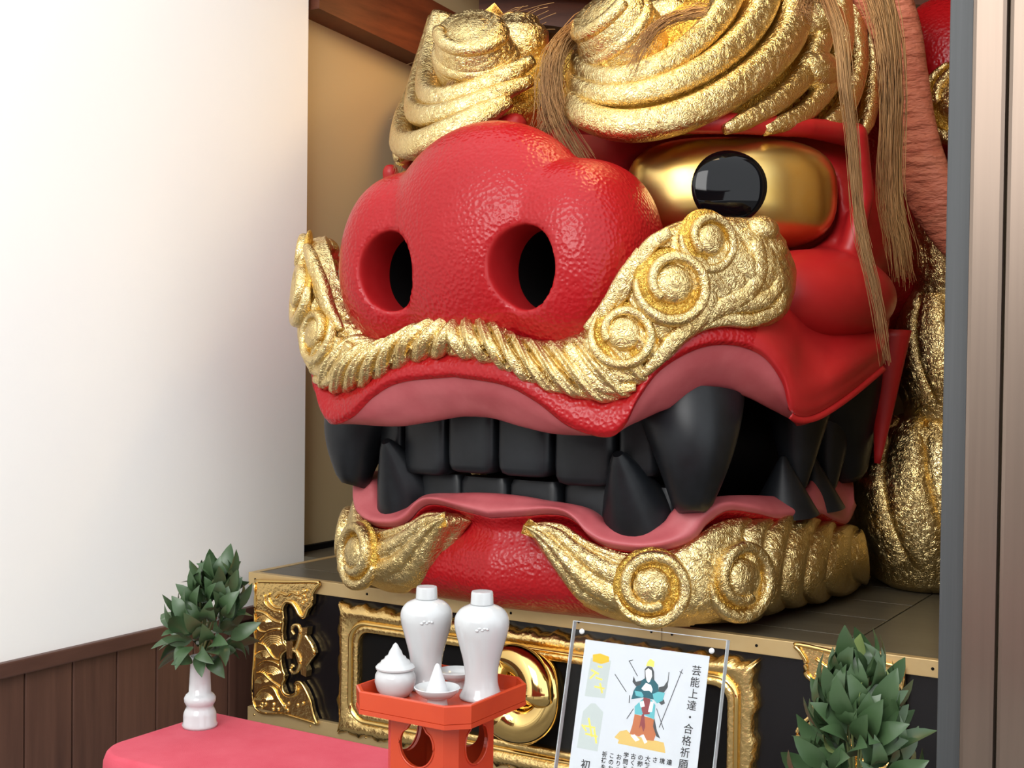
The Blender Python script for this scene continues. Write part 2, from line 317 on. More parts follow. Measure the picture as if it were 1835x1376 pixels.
# three-comma swirl boss
Rb, cb_ = .178, np.array([1.322, 0.0, 0.468])
bo = MB().ell(cb_, (Rb*.80, .07, Rb*.80), nu=40, nv=24).build('swirl_boss', POLG, pl, smooth=True)
for k in range(3):
    P = []; rr_ = []
    for i in range(48):
        t = i/47; th = 2*PI*k/3+math.radians(100)+t*math.radians(235); q = Rb*(.46+.36*min(1, t*1.3)); rad = Rb*(.40*(1-t)**.75+.05)
        if i == 0: rad *= .05
        elif i < 6: rad *= math.sin(PI/2*i/6)
        P.append(cb_+np.array([q*math.cos(th), -.035-.075*math.sqrt(max(0, 1-(q/Rb)**2)), q*math.sin(th)])); rr_.append(rad)
    MB().tube(P, rr_, 22, up=(0, -1, 0), flat=.9).build('comma_swirl', POLG, bo, smooth=True)

# ------------------------------------------------------------------ lion head
lion = thing('lion_head', 'giant red lacquer lion head with gold curls and black teeth on plinth', 'sculpture', (XH, 0.35, 0.752))
def prof(pairs):
    P = np.array(pairs, float); Q = catmull(P, 600); return Q
M_ = prof([(-.25, -.455), (0, -.44), (.25, -.455), (.5, -.405), (.66, -.34), (.78, -.20), (.90, -.03), (1.0, .22), (1.06, .5), (1.09, .85), (1.1, 1.2)])
J_ = prof([(-.25, -.225), (0, -.245), (.25, -.225), (.45, -.20), (.60, -.15), (.70, -.06), (.78, .12), (.83, .4), (.86, .8), (.875, 1.2), (.88, 1.6)])
B_ = prof([(-.05, .35), (.05, .18), (.13, .05), (.26, -.03), (.40, -.02), (.50, .04), (.60, .13), (.70, .27), (.80, .46), (.90, .72), (.95, .95), (.97, 1.2)])
def on(pr, px, py, off=0.0, a0=False, lean=0.0, z0=2.45):
    if lean:
        q = on(pr, px, py, off, a0)
        for _ in range(6): q = on(pr+np.array([0, lean*max(-.05, q[2]-z0)]), px, py, off, a0)
        return q
    return on0(pr, px, py, off, a0)
def on0(pr, px, py, off=0.0, a0=False):
    """world point where the photo ray meets the upright surface y = profile(a), pushed out by off; a is the distance from the mid-plane"""
    T = np.gradient(pr, axis=0); T /= np.linalg.norm(T, axis=1)[:, None]; N = np.stack([T[:, 1], -T[:, 0]], 1)
    Q = pr+N*off
    d = ray(px, py); t = (Q[:, 1]-CAM[1])/d[1]; e = CAM[0]+d[0]*t-XH-Q[:, 0]   # >0 : ray passes right of surface
    k = np.where((e[:-1] > 0) & (e[1:] <= 0))[0]
    if len(k) == 0: i = int(np.argmin(np.abs(e))); f = 0
    else: i = k[0]; f = e[i]/(e[i]-e[i+1])
    q = Q[i]*(1-f)+Q[min(i+1, len(Q)-1)]*f; tt = (q[1]-CAM[1])/d[1]; z = CAM[2]+d[2]*tt
    a = 0.0 if a0 else max(q[0], 0.0)
    return np.array([XH+a, q[1], z])
def pnorm(pr, p):
    i = int(np.argmin(np.hypot(pr[:, 0]-abs(p[0]-XH), pr[:, 1]-p[1]))); i = min(max(i, 1), len(pr)-2); t = nrm(pr[i+1]-pr[i-1]); return np.array([t[1], -t[0], 0.0])
def gnorm(G):
    du = np.gradient(G, axis=0); dv = np.gradient(G, axis=1); n = np.cross(du, dv); return n/(np.linalg.norm(n, axis=2)[:, :, None]+1e-12)
def loft(rows, nu, nv):
    R = np.array([catmull(r, nu) for r in rows])                # rows x nu x 3
    G = np.array([catmull(R[:, i], nv) for i in range(nu)])    # nu x nv x 3
    return G
def gridmesh(G, name, mt, parent, mirror=False, thick=0.0, matrow=None, out=(0.3, -1, 0), both=True, disp=None, matcol=None):
    """surface from grid G, with thickness; mirrored across the mid-plane into the same part when both"""
    nu, nv = G.shape[:2]; n = gnorm(G)
    if (n.reshape(-1, 3)@np.array(out, float)).mean() < 0: n = -n
    if disp is not None: G = G+n*disp[:, :, None]; n2 = gnorm(G); n = n2 if (n2*n).sum(2).mean() > 0 else -n2
    V = [G.reshape(-1, 3)]; idx = lambda i, j: i*nv+j
    Fc = [(idx(i, j), idx(i+1, j), idx(i+1, j+1), idx(i, j+1)) for i in range(nu-1) for j in range(nv-1)]
    Mi = [(0 if matrow is None else matrow(j/(nv-1))) if matcol is None else matcol(i/(nu-1)) for i in range(nu-1) for j in range(nv-1)]
    if thick:
        k = nu*nv; V.append((G-n*thick).reshape(-1, 3))
        Fc += [(k+idx(i, j), k+idx(i, j+1), k+idx(i+1, j+1), k+idx(i+1, j)) for i in range(nu-1) for j in range(nv-1)]; Mi += Mi
        B = [(idx(i, 0), idx(i+1, 0)) for i in range(nu-1)]+[(idx(i+1, nv-1), idx(i, nv-1)) for i in range(nu-1)]+[(idx(nu-1, j), idx(nu-1, j+1)) for j in range(nv-1)]
        if not both or mirror is None: B += [(idx(0, j+1), idx(0, j)) for j in range(nv-1)]
        for a, b in B: Fc.append((b, a, a+k, b+k)); Mi.append((0 if matrow is None else matrow((a % nv)/(nv-1))) if matcol is None else matcol((a//nv)/(nu-1)))
    V = np.vstack(V)
    if both:
        V2 = V.copy(); V2[:, 0] = 2*XH-V2[:, 0]; k = len(V); Fc = Fc+[tuple(i+k for i in f[::-1]) for f in Fc]; V = np.vstack([V, V2]); Mi = Mi+Mi
    elif mirror: V = V.copy(); V[:, 0] = 2*XH-V[:, 0]
    me = bpy.data.meshes.new(name); me.from_pydata(V.tolist(), [], Fc); me.polygons.foreach_set('material_index', np.asarray(Mi, np.int32))
    bm = bmesh.new(); bm.from_mesh(me)
    if both: bmesh.ops.remove_doubles(bm, verts=[v for v in bm.verts if abs(v.co.x-XH) < 1e-4], dist=1e-4)
    bmesh.ops.recalc_face_normals(bm, faces=bm.faces[:]); bm.to_mesh(me); bm.free()
    return link(name, me, mt, parent)

# --- red face by distance field ---
import openvdb
VX = 0.0125
lo = np.array([-1.2, -0.72, 1.40]); hi = np.array([1.2, 1.25, 2.75])
dims = np.ceil((hi-lo)/VX).astype(int); half = dims[0]//2
gx = (np.arange(half)+0.5)*VX; gy = lo[1]+np.arange(dims[1])*VX; gz = lo[2]+np.arange(dims[2])*VX
A, Y, Z = np.meshgrid(gx.astype(np.float32), gy.astype(np.float32), gz.astype(np.float32), indexing='ij')
def sd_ell(c, r, yaw=0.0, pitch=0.0):
    x, y, z = A-c[0], Y-c[1], Z-c[2]
    if yaw: cs, sn = math.cos(yaw), math.sin(yaw); x, y = x*cs+y*sn, -x*sn+y*cs
    if pitch: cs, sn = math.cos(pitch), math.sin(pitch); y, z = y*cs+z*sn, -y*sn+z*cs
    k0 = np.sqrt((x/r[0])**2+(y/r[1])**2+(z/r[2])**2); k1 = np.sqrt((x/r[0]**2)**2+(y/r[1]**2)**2+(z/r[2]**2)**2)
    return k0*(k0-1)/(k1+1e-6)
def sd_caps(P, R):
    d = None
    for (p, q, ra, rb) in zip(P[:-1], P[1:], R[:-1], R[1:]):
        p, q = np.array(p, np.float32), np.array(q, np.float32); ba = q-p; x, y, z = A-p[0], Y-p[1], Z-p[2]
        t = np.clip((x*ba[0]+y*ba[1]+z*ba[2])/(ba@ba), 0, 1); e = np.sqrt((x-t*ba[0])**2+(y-t*ba[1])**2+(z-t*ba[2])**2)-(ra+(rb-ra)*t)
        d = e if d is None else np.minimum(d, e)
    return d
def smin(a, b, k): h = np.maximum(k-np.abs(a-b), 0)/k; return np.minimum(a, b)-h*h*k*0.25
def smax(a, b, k): return -smin(-a, -b, k)
EYC, EYR, EYA = (0.608, 0.318, 2.198), (0.362, 0.20, 0.195), math.atan2(0.50, 0.845)
d = sd_ell((0, .80, 2.08), (1.02, .66, .58))
d = smin(d, sd_ell((0, .15, 2.0), (.30, .45, .30)), .15)
dome = sd_ell((0, -.255, 1.99), (.405, .285, .42))
def sd_sup(c, r, p): return ((np.abs((A-c[0])/r[0])**p+np.abs((Y-c[1])/r[1])**p+np.abs((Z-c[2])/r[2])**p)**(1/p)-1)*min(r)
wing = sd_ell((.258, -.105, 1.93), (.262, .40, .325), math.radians(30))
wing = smin(wing, sd_ell((.285, -.16, 1.80), (.25, .26, .24)), .12); wing = smin(wing, sd_sup((.285, -.215, 1.965), (.245, .27, .295), 2.7), .08)
nose = smin(dome, wing, .008)
d = smin(d, nose, .05)
d = smin(d, sd_ell((.46, .12, 1.75), (.40, .36, .16)), .12)                      # muzzle block behind the moustache
cheek = sd_ell((.83, .49, 1.85), (.26, .39, .175), math.radians(-14))
d = smin(d, cheek, .03)
cs, sn = math.cos(EYA), math.sin(EYA); ex_, ey_, ez_ = (A-EYC[0])*cs+(Y-EYC[1])*sn, -(A-EYC[0])*sn+(Y-EYC[1])*cs, Z-EYC[2]
kk = (np.abs(ex_/(EYR[0]+.02))**3+np.abs(ez_/(EYR[2]+.02))**3)**(1/3.); d = smax(d, -((np.sqrt(kk**2+(np.minimum(ey_, 0)/.34)**2)-1)*.19+np.maximum(ey_-.1, 0)), .02); d_eye = (np.sqrt(kk**2+(ey_/.24)**2)-1)*.2
lid = sd_caps([(.14, .10, 2.46), (.30, .03, 2.432), (.52, .06, 2.415), (.70, .20, 2.415), (.84, .42, 2.425), (.93, .66, 2.43)], [.05, .055, .04, .035, .035, .045])
d = smin(d, lid, .05)
d = smin(d, sd_caps([(.99, .50, 2.40), (1.0, .55, 2.2), (.97, .52, 2.03)], [.035, .035, .04]), .03)   # outer corner of the eye
nc = (.258, -.47, 1.908)
bore = np.sqrt(((A-nc[0])/.113)**2+((Z-nc[2])/.130)**2)
bore = np.maximum((bore-1)*.113, Y-(-.02))
d = smax(d, -bore, .012)
d = np.concatenate([d[::-1], d], 0).astype(np.float64)
grid = openvdb.FloatGrid(float(0.3)); grid.copyFromArray(np.clip(d, -0.3, 0.3))
pts, quads = grid.convertToQuads(isovalue=0.0) if hasattr(grid, 'convertToQuads') else (None, None)
pts = np.asarray(pts, float)*VX+np.array([-half*VX+0.5*VX, lo[1], lo[2]]); pts[:, 0] += XH
me = bpy.data.meshes.new('face'); me.from_pydata(pts.tolist(), [], np.asarray(quads)[:, ::-1].tolist())
cc = pts[np.asarray(quads)].mean(1); aa = np.abs(cc[:, 0]-XH)
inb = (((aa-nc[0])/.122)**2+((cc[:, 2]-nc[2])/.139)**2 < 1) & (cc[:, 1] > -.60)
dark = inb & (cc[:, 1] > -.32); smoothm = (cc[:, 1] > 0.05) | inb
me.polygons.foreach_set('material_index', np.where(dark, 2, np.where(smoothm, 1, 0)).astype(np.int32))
bm = bmesh.new(); bm.from_mesh(me)
bmesh.ops.smooth_vert(bm, verts=bm.verts[:], factor=0.5, use_axis_x=True, use_axis_y=True, use_axis_z=True)
bmesh.ops.recalc_face_normals(bm, faces=bm.faces[:]); bm.to_mesh(me); bm.free()
face = link('face', me, [RED, REDS, DARK], lion)

# --- eyes ---
ca, sa = math.cos(EYA), math.sin(EYA)
for mir in (False, True):
    s = -1 if mir else 1
    def ept(u, w, dv=0.0):
        k = (abs(u/EYR[0])**3+abs(w/EYR[2])**3)**(1/3.); v = -EYR[1]*math.sqrt(max(0.0, 1-min(1, k)**2.4))-dv
        return (XH+s*(EYC[0]+ca*u-sa*v), EYC[1]+sa*u+ca*v, EYC[2]+w)
    V = []; nr, na = 28, 80
    for j in range(nr+1):
        for i in range(na):
            t = 2*PI*i/na; c_, s_ = math.cos(t), math.sin(t); rho = (abs(c_/EYR[0])**3+abs(s_/EYR[2])**3)**(-1/3.); r = math.sin(PI/2*j/nr); V.append(ept(rho*r*c_, rho*r*s_))
    eo = MB().add(V, [(j*na+i, (j+1)*na+i, (j+1)*na+(i+1) % na, j*na+(i+1) % na) for j in range(nr) for i in range(na)]).build('eye', EYEG, lion, smooth=True)
    pr = 0.127; V = []; nr, na = 16, 56
    for j in range(nr+1):
        for i in range(na):
            r = j/nr; V.append(ept(-.035+pr*r*math.cos(2*PI*i/na), .003+pr*r*math.sin(2*PI*i/na), .010*math.sqrt(max(0, 1-r**6))-.002))
    MB().add(V, [(j*na+i, (j+1)*na+i, (j+1)*na+(i+1) % na, j*na+(i+1) % na) for j in range(nr) for i in range(na)]).build('pupil', GLOSSB, eo, smooth=True)

# --- upper lip, red band and jowl ---
rim = [(822, 676), (900, 690), (960, 720), (1020, 765), (1085, 784), (1118, 765), (1145, 715), (1185, 663), (1250, 626), (1310, 619), (1365, 638), (1400, 683), (1418, 738), (1455, 745), (1512, 712), (1582, 655)]
top = [(825, 600), (890, 610), (950, 640), (1010, 660), (1080, 680), (1130, 660), (1165, 620), (1200, 580), (1260, 545), (1330, 540), (1385, 545), (1425, 565), (1455, 590), (1490, 592), (1535, 570), (1600, 545)]
inn = [(826, 745), (885, 750), (940, 766), (1000, 778), (1085, 777), (1140, 757), (1175, 740), (1205, 728), (1255, 704), (1300, 700), (1340, 712), (1385, 735), (1425, 752), (1465, 738), (1515, 700), (1572, 655)]
def rowpts(pr, L, off): return [on(pr, x, y, off, a0=(i == 0)) for i, (x, y) in enumerate(L)]
def lerp2(P, Q, t): return [((1-t)*a+t*c, (1-t)*b+t*d_) for (a, b), (c, d_) in zip(P, Q)]
def rowv(pr, L, offs): return [on(pr, x, y, float(o), a0=(i == 0 and pr is M_)) for i, ((x, y), o) in enumerate(zip(L, offs))]
IX = np.arange(16); tail = np.clip((15-IX)/3.0, 0, 1); bk = np.clip((IX-8)/2.0, 0, 1)
R0 = rowv(M_, [(x, y-28*b_) for (x, y), b_ in zip(top, bk)], -0.03-.10*bk); R1 = rowv(M_, lerp2(top, rim, .5), .035*tail-.01*bk); R2 = rowv(M_, lerp2(top, rim, .85), .05*tail); R3 = rowv(M_, rim, .035*tail)
G = loft([R0, R1, R2, R3], 150, 26); gridmesh(G, 'muzzle', [RED, REDS], lion, thick=0.03, matcol=lambda u: int(u > .64))
P1 = rowv(M_, lerp2(rim, inn, .06), .035*tail-.007); P2 = rowpts(M_, lerp2(rim, inn, .5), -0.01); P3 = rowpts(M_, inn, -0.09)
P4 = [np.array(p)+np.array([0, .10, .02]) for p in P3]
def lipmat(v): return 0
G = loft([R3, P1, P2, P3, P4], 150, 22); gridmesh(G[:122], 'upper_lip', PINK, lion, thick=0.02)
gridmesh(G[120:], 'jowl_edge', REDS, lion, thick=0.02, both=False); gridmesh(G[120:], 'jowl_edge', REDS, lion, thick=0.02, both=False, mirror=True)

# --- moustache ---
mt = [(833, 563), (870, 571), (911, 593), (952, 607), (993, 610), (1030, 598), (1065, 570), (1095, 530), (1125, 485), (1150, 443), (1190, 408), (1245, 390), (1320, 389), (1375, 396), (1408, 430)]
mb = [(833, 639), (880, 654), (930, 678), (985, 702), (1034, 713), (1083, 722), (1125, 713), (1165, 679), (1200, 633), (1250, 592), (1300, 582), (1360, 588), (1405, 567), (1424, 525), (1428, 485)]
Rt = rowpts(M_, mt, -0.02); Rb = rowpts(M_, mb, 0.015)
te = np.clip((14-np.arange(15))/1.5, 0, 1)**.5; Rq = rowv(M_, lerp2(mt, mb, .10), .035*te-.01*(1-te)); Rb = rowv(M_, mb, .015*te-.015*(1-te)); Rm = rowv(M_, lerp2(mt, mb, .5), .075*te); Rr_ = rowv(M_, lerp2(mt, mb, .90), .055*te)
G = loft([Rt, Rq, Rm, Rr_, Rb], 420, 44)
U, Vv = np.meshgrid(np.linspace(0, 1, 420), np.linspace(0, 1, 44), indexing='ij')
arc = np.concatenate([[0], np.cumsum(np.linalg.norm(np.diff(G[:, 22], axis=0), axis=1))])[:, None]
ph = arc/0.075-Vv*1.15-0.5*Vv**2
rid = np.abs(np.sin(PI*ph))**0.75+0.22*np.abs(np.sin(PI*ph*3))
dp = 0.034*(rid-0.75)*np.sin(PI*np.clip(Vv, 0.0, 1.0))**0.8*np.clip((.62-U)/.12, .12, 1)
moust = gridmesh(G, 'moustache', GOLD, lion, thick=0.05, disp=dp)

def curl(mb_, c, n, up, R, turns=1.35, sgn=1, a0=0.0, tr=0.16, hgt=0.5, disc=True):
    """raised snail curl: a spiral lock around a flat domed centre over a recessed floor"""
    n = nrm(n); x = nrm(np.cross(up, n)); y = np.cross(n, x); c = np.asarray(c, float); N = 64; P = []; r = []
    for i in range(N):
        t = i/(N-1); th = a0+sgn*2*PI*turns*t; rr = R*(0.86-0.42*t**1.6); P.append(c+(x*math.cos(th)+y*math.sin(th))*rr+n*R*(0.04+hgt*0.45*t)); r.append(R*tr*(1.0-0.25*t)*min(1, 0.35+4*t))
    mb_.tube(P, r, 14, 0, up=n, sq=.75, flat=1.5)
    V = []; pf_ = [(.46, -.10), (.46, .06+hgt*.40), (.43, .13+hgt*.45), (.33, .19+hgt*.47), (.18, .22+hgt*.48), (.001, .23+hgt*.48)]
    for q, h in pf_:
        for k in range(30): a = 2*PI*k/30; V.append(c+(x*math.cos(a)+y*math.sin(a))*R*q+n*R*h)
    mb_.add(V, [(j*30+k, j*30+(k+1) % 30, (j+1)*30+(k+1) % 30, (j+1)*30+k) for j in range(len(pf_)-1) for k in range(30)], 0)
    if disc: mb_.ell(c, (R*0.92, R*0.92, R*0.16), (x, y, n), 28, 8, 1)
def mirr(b, name, mats, par):
    o = b.build(name, mats, par, smooth=True); o2 = b.build(name, mats, par, smooth=True, mirror=XH); return o, o2
for (x, y, Rp, a0, sg, off) in ((1118, 600, 68, 2.6, 1, .055), (1203, 512, 78, 3.0, 1, .055), (1266, 432, 64, 3.0, 1, .045)):
    c = on(M_, x, y, off); b = MB(); n = pnorm(M_, c)+np.array([0.12, -0.05, 0.12]); curl(b, c, n, (0, 0, 1), Rp*pxm(c), 1.15, sg, a0, .16, .34); mirr(b, 'moustache_curl', [GOLD, GOLDY], moust)
b = MB()
for (x, y, rp) in ((1362, 415, 34), (1382, 450, 30), (1362, 472, 22)):
    c = on(M_, x, y, .0); k = pxm(c); b.ell(c, (rp*k, rp*k*1.2, rp*k*.85), nu=20, nv=12)
mirr(b, 'moustache_knob', [GOLD, GOLDY], moust)
b = MB()
for L, w in (([(1352, 430), (1358, 480), (1335, 525), (1285, 553), (1235, 585), (1190, 640)], 16), ([(1392, 478), (1388, 515), (1358, 540), (1310, 548), (1262, 566), (1215, 605)], 14), ([(1402, 525), (1390, 555), (1345, 574), (1300, 573), (1250, 586), (1200, 628)], 11),
             ([(1150, 450), (1118, 500), (1092, 545), (1050, 590)], 13), ([(1200, 415), (1165, 440), (1140, 480), (1118, 525), (1085, 565)], 12), ([(1235, 480), (1265, 520), (1262, 560), (1215, 600), (1180, 640), (1150, 672)], 15),
             ([(1055, 605), (1075, 645), (1112, 672), (1155, 668)], 14), ([(1018, 618), (1045, 662), (1085, 692), (1140, 694)], 13)):
    P = catmull([on(M_, x, y, .05) for x, y in L], 30); k = pxm(P[0]); b.tube(P, w*1.25*k*np.sin(np.linspace(.65, 2.8, 30))**.7, 14, flat=.9, sq=.7, up=np.array([pnorm(M_, p) for p in P]))
mirr(b, 'moustache_lock', [GOLD, GOLDY], moust)

# --- teeth ---
def solid(rings, name, mt_, mirror=None, sub=1):
    """closed tooth from stacked rings"""
    n = len(rings[0]); V = [p for r in rings for p in r]; L = len(rings)
    Fc = [(j*n+i, j*n+(i+1) % n, (j+1)*n+(i+1) % n, (j+1)*n+i) for j in range(L-1) for i in range(n)]+[tuple(range(n-1, -1, -1)), tuple((L-1)*n+i for i in range(n))]
    o = MB().add(V, Fc).build(name, mt_, lion, smooth=True, mirror=mirror); return o
def incisor(a0, a1, ztop, zbot, pr_off, s):
    ac, hw = (a0+a1)/2, (a1-a0)/2-0.006; rings = []
    for z, k in ((ztop, 1), (zbot+.06, 1.0), (zbot+.028, .97), (zbot+.008, .86), (zbot, .66)):
        ring = []
        for t in np.linspace(0, 2*PI, 24, endpoint=False):
            c_, s_ = math.cos(t), math.sin(t); u = math.copysign(abs(c_)**.42, c_); v = math.copysign(abs(s_)**.42, s_)
            a = ac+u*hw*k; yb = -0.235+0.30*ac*ac; ring.append((XH+s*a, yb+0.30*(a*a-ac*ac)+0.06+v*0.06*min(1, k+.1), z))
        rings.append(ring)
    autosmooth(solid(rings, 'incisor', TEETH), 50)
for s in (-1, 1):
    incisor(0.0, .21, 1.56, 1.235, 0, s); incisor(.21, .425, 1.52, 1.215, 0, s); incisor(.425, .56, 1.52, 1.25, 0, s)
    for k in range(3):
        a0 = k*.2; rings = []
        MB().box((0, 0, 0), (0, 0, 0)) if False else None
        for z, g in ((1.05, 1), (1.195, 1), (1.215, .9)):
            rings.append([(XH+s*(a0+.1+math.copysign(abs(math.cos(t))**.4, math.cos(t))*.096*g), -.10+.25*(a0+.1)**2+math.copysign(abs(math.sin(t))**.4, math.sin(t))*.05*g, z) for t in np.linspace(0, 2*PI, 20, endpoint=False)])
        autosmooth(solid(rings, 'lower_incisor', TEETH), 50)
def cone_tooth(base, tip, rb, rt, name, s, bow=(0, 0, 0), ra=1.0, pw=1.0, facet=0):
    base, tip, bow = map(lambda v: np.array(v, float), (base, tip, bow)); ax = nrm(tip-base); x = nrm(np.cross(ax, (0.2, 1, 0))); y = np.cross(ax, x); rings = []
    for t in np.linspace(0, 1, 16):
        c = base+(tip-base)*t+bow*math.sin(PI*t); r = rb+(rt-rb)*t**pw
        if t > .95: r *= 0.8
        ring = []
        for q in np.linspace(0, 2*PI, 32, endpoint=False):
            e = 1.0-facet*(1-abs(math.cos(1.5*q+.4)))
            ring.append(c+x*math.cos(q)*r*ra*e+y*math.sin(q)*r*e)
        rings.append(ring)
    return autosmooth(solid(rings, name, TEETH, mirror=(XH if s < 0 else None)), 50)
for s in (1, -1):
    cone_tooth((XH+.62, -.045, 1.50), (XH+.675, -.13, 1.15), .178, .055, 'upper_fang', s, pw=1.15, bow=(.025, -.03, 0))
    cone_tooth((XH+.462, -.038, 1.062), (XH+.458, -.222, 1.328), .150, .022, 'lower_fang', s, pw=1.25, facet=.10)
    cone_tooth((XH+.80, .50, 1.52), (XH+.80, .48, 1.17), .13, .03, 'molar', s)
    cone_tooth((XH+.82, .78, 1.52), (XH+.82, .76, 1.15), .12, .03, 'molar', s)
    cone_tooth((XH+.78, .42, 1.10), (XH+.78, .40, 1.30), .12, .01, 'lower_molar', s)
    cone_tooth((XH+.80, .68, 1.10), (XH+.80, .66, 1.28), .11, .01, 'lower_molar', s)
    cone_tooth((XH+.815, .80, 1.58), (XH+.845, .92, 1.19), .19, .07, 'rear_fang', s, pw=1.2)
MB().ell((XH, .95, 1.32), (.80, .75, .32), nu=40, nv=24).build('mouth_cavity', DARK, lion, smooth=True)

# --- lower jaw ---
lo_ = [(885, 918), (935, 913), (976, 910), (1007, 914), (1029, 928), (1051, 952), (1083, 969), (1133, 977), (1171, 976), (1214, 966), (1242, 950), (1262, 925), (1298, 903), (1345, 907), (1389, 917), (1430, 915), (1466, 909), (1490, 921), (1515, 926), (1531, 895)]
li_ = [(895, 884), (940, 889), (980, 896), (1020, 902), (1045, 908), (1064, 919), (1089, 939), (1122, 948), (1157, 948), (1187, 937), (1203, 917), (1225, 900), (1290, 889), (1340, 887), (1385, 889), (1425, 892), (1445, 872), (1460, 850), (1500, 845), (1529, 856)]
Lo = rowpts(J_, lo_, .025); Lb = [p+np.array([0, .03, -.025]) for p in Lo]; Lm = rowpts(J_, lerp2(lo_, li_, .5), .0); Li = rowpts(J_, li_, -.05); Lz = [p+np.array([0, .12, -.03]) for p in Li]
gridmesh(loft([Lb, Lo, Lm, Li, Lz], 200, 22), 'lower_lip', PINK, lion, thick=0.015, out=(0.2, -1, .5))
Ja = catmull([np.array(p) for p in Lb], 200)
rows = []
for t, off, in ((0, 0.0), (.15, -.01), (.4, .03), (.7, .035), (.9, -.03), (1.0, -.14)):
    r = []
    for p in Ja:
        a = p[0]-XH; y = np.interp(a, J_[300-240:, 0], J_[300-240:, 1]) if False else float(J_[np.argmin(np.hypot(J_[:, 0]-a, J_[:, 1]-p[1])), 1])
        n = pnorm(J_, (XH+a, p[1])); z = p[2]*(1-t)+.757*t; q = np.array([p[0], p[1], z])
        if t > 0: q = q+n*(off+(0.02 if t < .95 else 0)-.03-.035*min(1, a/.18)*(t < .95))
        if a < 1e-6: q[0] = XH
        r.append(q)
    rows.append(r)
gridmesh(loft(rows, 200, 30), 'lower_jaw', RED, lion, thick=0.02)

# --- beard ---
bt = [(938, 938), (975, 935), (1010, 941), (1045, 963), (1089, 982), (1130, 992), (1175, 991), (1215, 981), (1247, 961), (1280, 939), (1321, 928), (1370, 930), (1420, 922), (1466, 930), (1500, 938), (1540, 945)]
bb = [(938, 943), (962, 975), (984, 1010), (1008, 1045), (1035, 1078), (1070, 1098), (1110, 1112), (1160, 1121), (1210, 1123), (1260, 1122), (1310, 1119), (1350, 1112), (1395, 1094), (1440, 1084), (1490, 1074), (1552, 1050)]
def rp(L, off): return [on(J_, x, y, off) for x, y in L]
bk2 = np.clip((np.arange(16)-9)/2., 0, 1)
rows = [rp(bt, -.0), rp(lerp2(bt, bb, .12), .03), rp(lerp2(bt, bb, .5), .055), rowv(J_, lerp2(bt, bb, .85), .045+.005*bk2), rowv(J_, bb, np.where(np.arange(16) < 6, -.035, -.07)*(1-bk2))]
G = loft(rows, 330, 44); U, Vv = np.meshgrid(np.linspace(0, 1, 330), np.linspace(0, 1, 44), indexing='ij')
m1 = np.clip((0.40-U)/.1, 0, 1); m2 = np.clip((U-.66)/.04, 0, 1)
d1 = np.abs(np.sin(PI*(Vv*4.2+0.3-U*1.5)))**.6; d2 = np.abs(np.sin(PI*(U*17+.4*np.sin(Vv*3))))**.6
dp = (m1*.024*(d1-.6)+m2*.045*(d2-.45))*np.sin(PI*np.clip(Vv, .01, .99))**.4*np.clip(U*8, 0, 1)
G[..., 2] = np.where(G[..., 1] > -.03, np.maximum(G[..., 2], .775), G[..., 2])
for mir in (False, True):
    beard = gridmesh(G, 'beard', GOLD, lion, mirror=mir, both=False, thick=0.03, disp=dp)
    for (x, y, Rp, a0, sg) in ((1168, 1050, 76, 3.4, 1), (1322, 1036, 80, 3.2, 1)):
        c = on(J_, x, y, .04); b = MB(); curl(b, c, pnorm(J_, c)+np.array([.1, -.1, .1]), (0, 0, 1), Rp*pxm(c), 1.3, sg, a0, .17, .34); b.build('beard_curl', [GOLD, GOLDY], beard, smooth=True, mirror=(XH if mir else None))

# --- brows ---
bl = [(1022, 150), (1040, 205), (1085, 238), (1150, 246), (1230, 243), (1310, 236), (1380, 232), (1450, 236), (1510, 240), (1550, 240), (1567, 200)]
bu = [(1030, 125), (1060, 110), (1110, 85), (1170, 50), (1240, -10), (1310, -60), (1380, -60), (1440, -60), (1490, -50), (1535, -30), (1560, 20)]
rows = [rp2 for rp2 in ([on(B_, x, y, o, lean=.5) for x, y in lerp2(bl, bu, t)] for t, o in ((0, -.10), (.08, -.02), (.45, .02), (.8, -.02), (1.0, -.14)))]
G = loft(rows, 80, 24)
strands = [([(1036, 98), (1048, 126), (1095, 142), (1152, 132), (1212, 102), (1266, 56), (1300, 5), (1312, -45)], 17, 24), ([(1024, 136), (1050, 164), (1112, 174), (1192, 157), (1267, 120), (1330, 66), (1364, 10), (1372, -45)], 17, 27),
           ([(1022, 168), (1052, 208), (1122, 226), (1212, 212), (1302, 170), (1376, 110), (1414, 50), (1424, -45)], 22, 32), ([(1300, 232), (1372, 197), (1430, 146), (1464, 82), (1470, 20), (1462, -45)], 14, 26),
           ([(1370, 234), (1440, 202), (1488, 142), (1505, 80), (1501, 10), (1490, -45)], 14, 24), ([(1470, 236), (1515, 190), (1535, 120), (1532, 60), (1522, -10), (1512, -45)], 14, 20), ([(1546, 240), (1560, 180), (1561, 100), (1550, 30), (1530, -30)], 12, 16)]
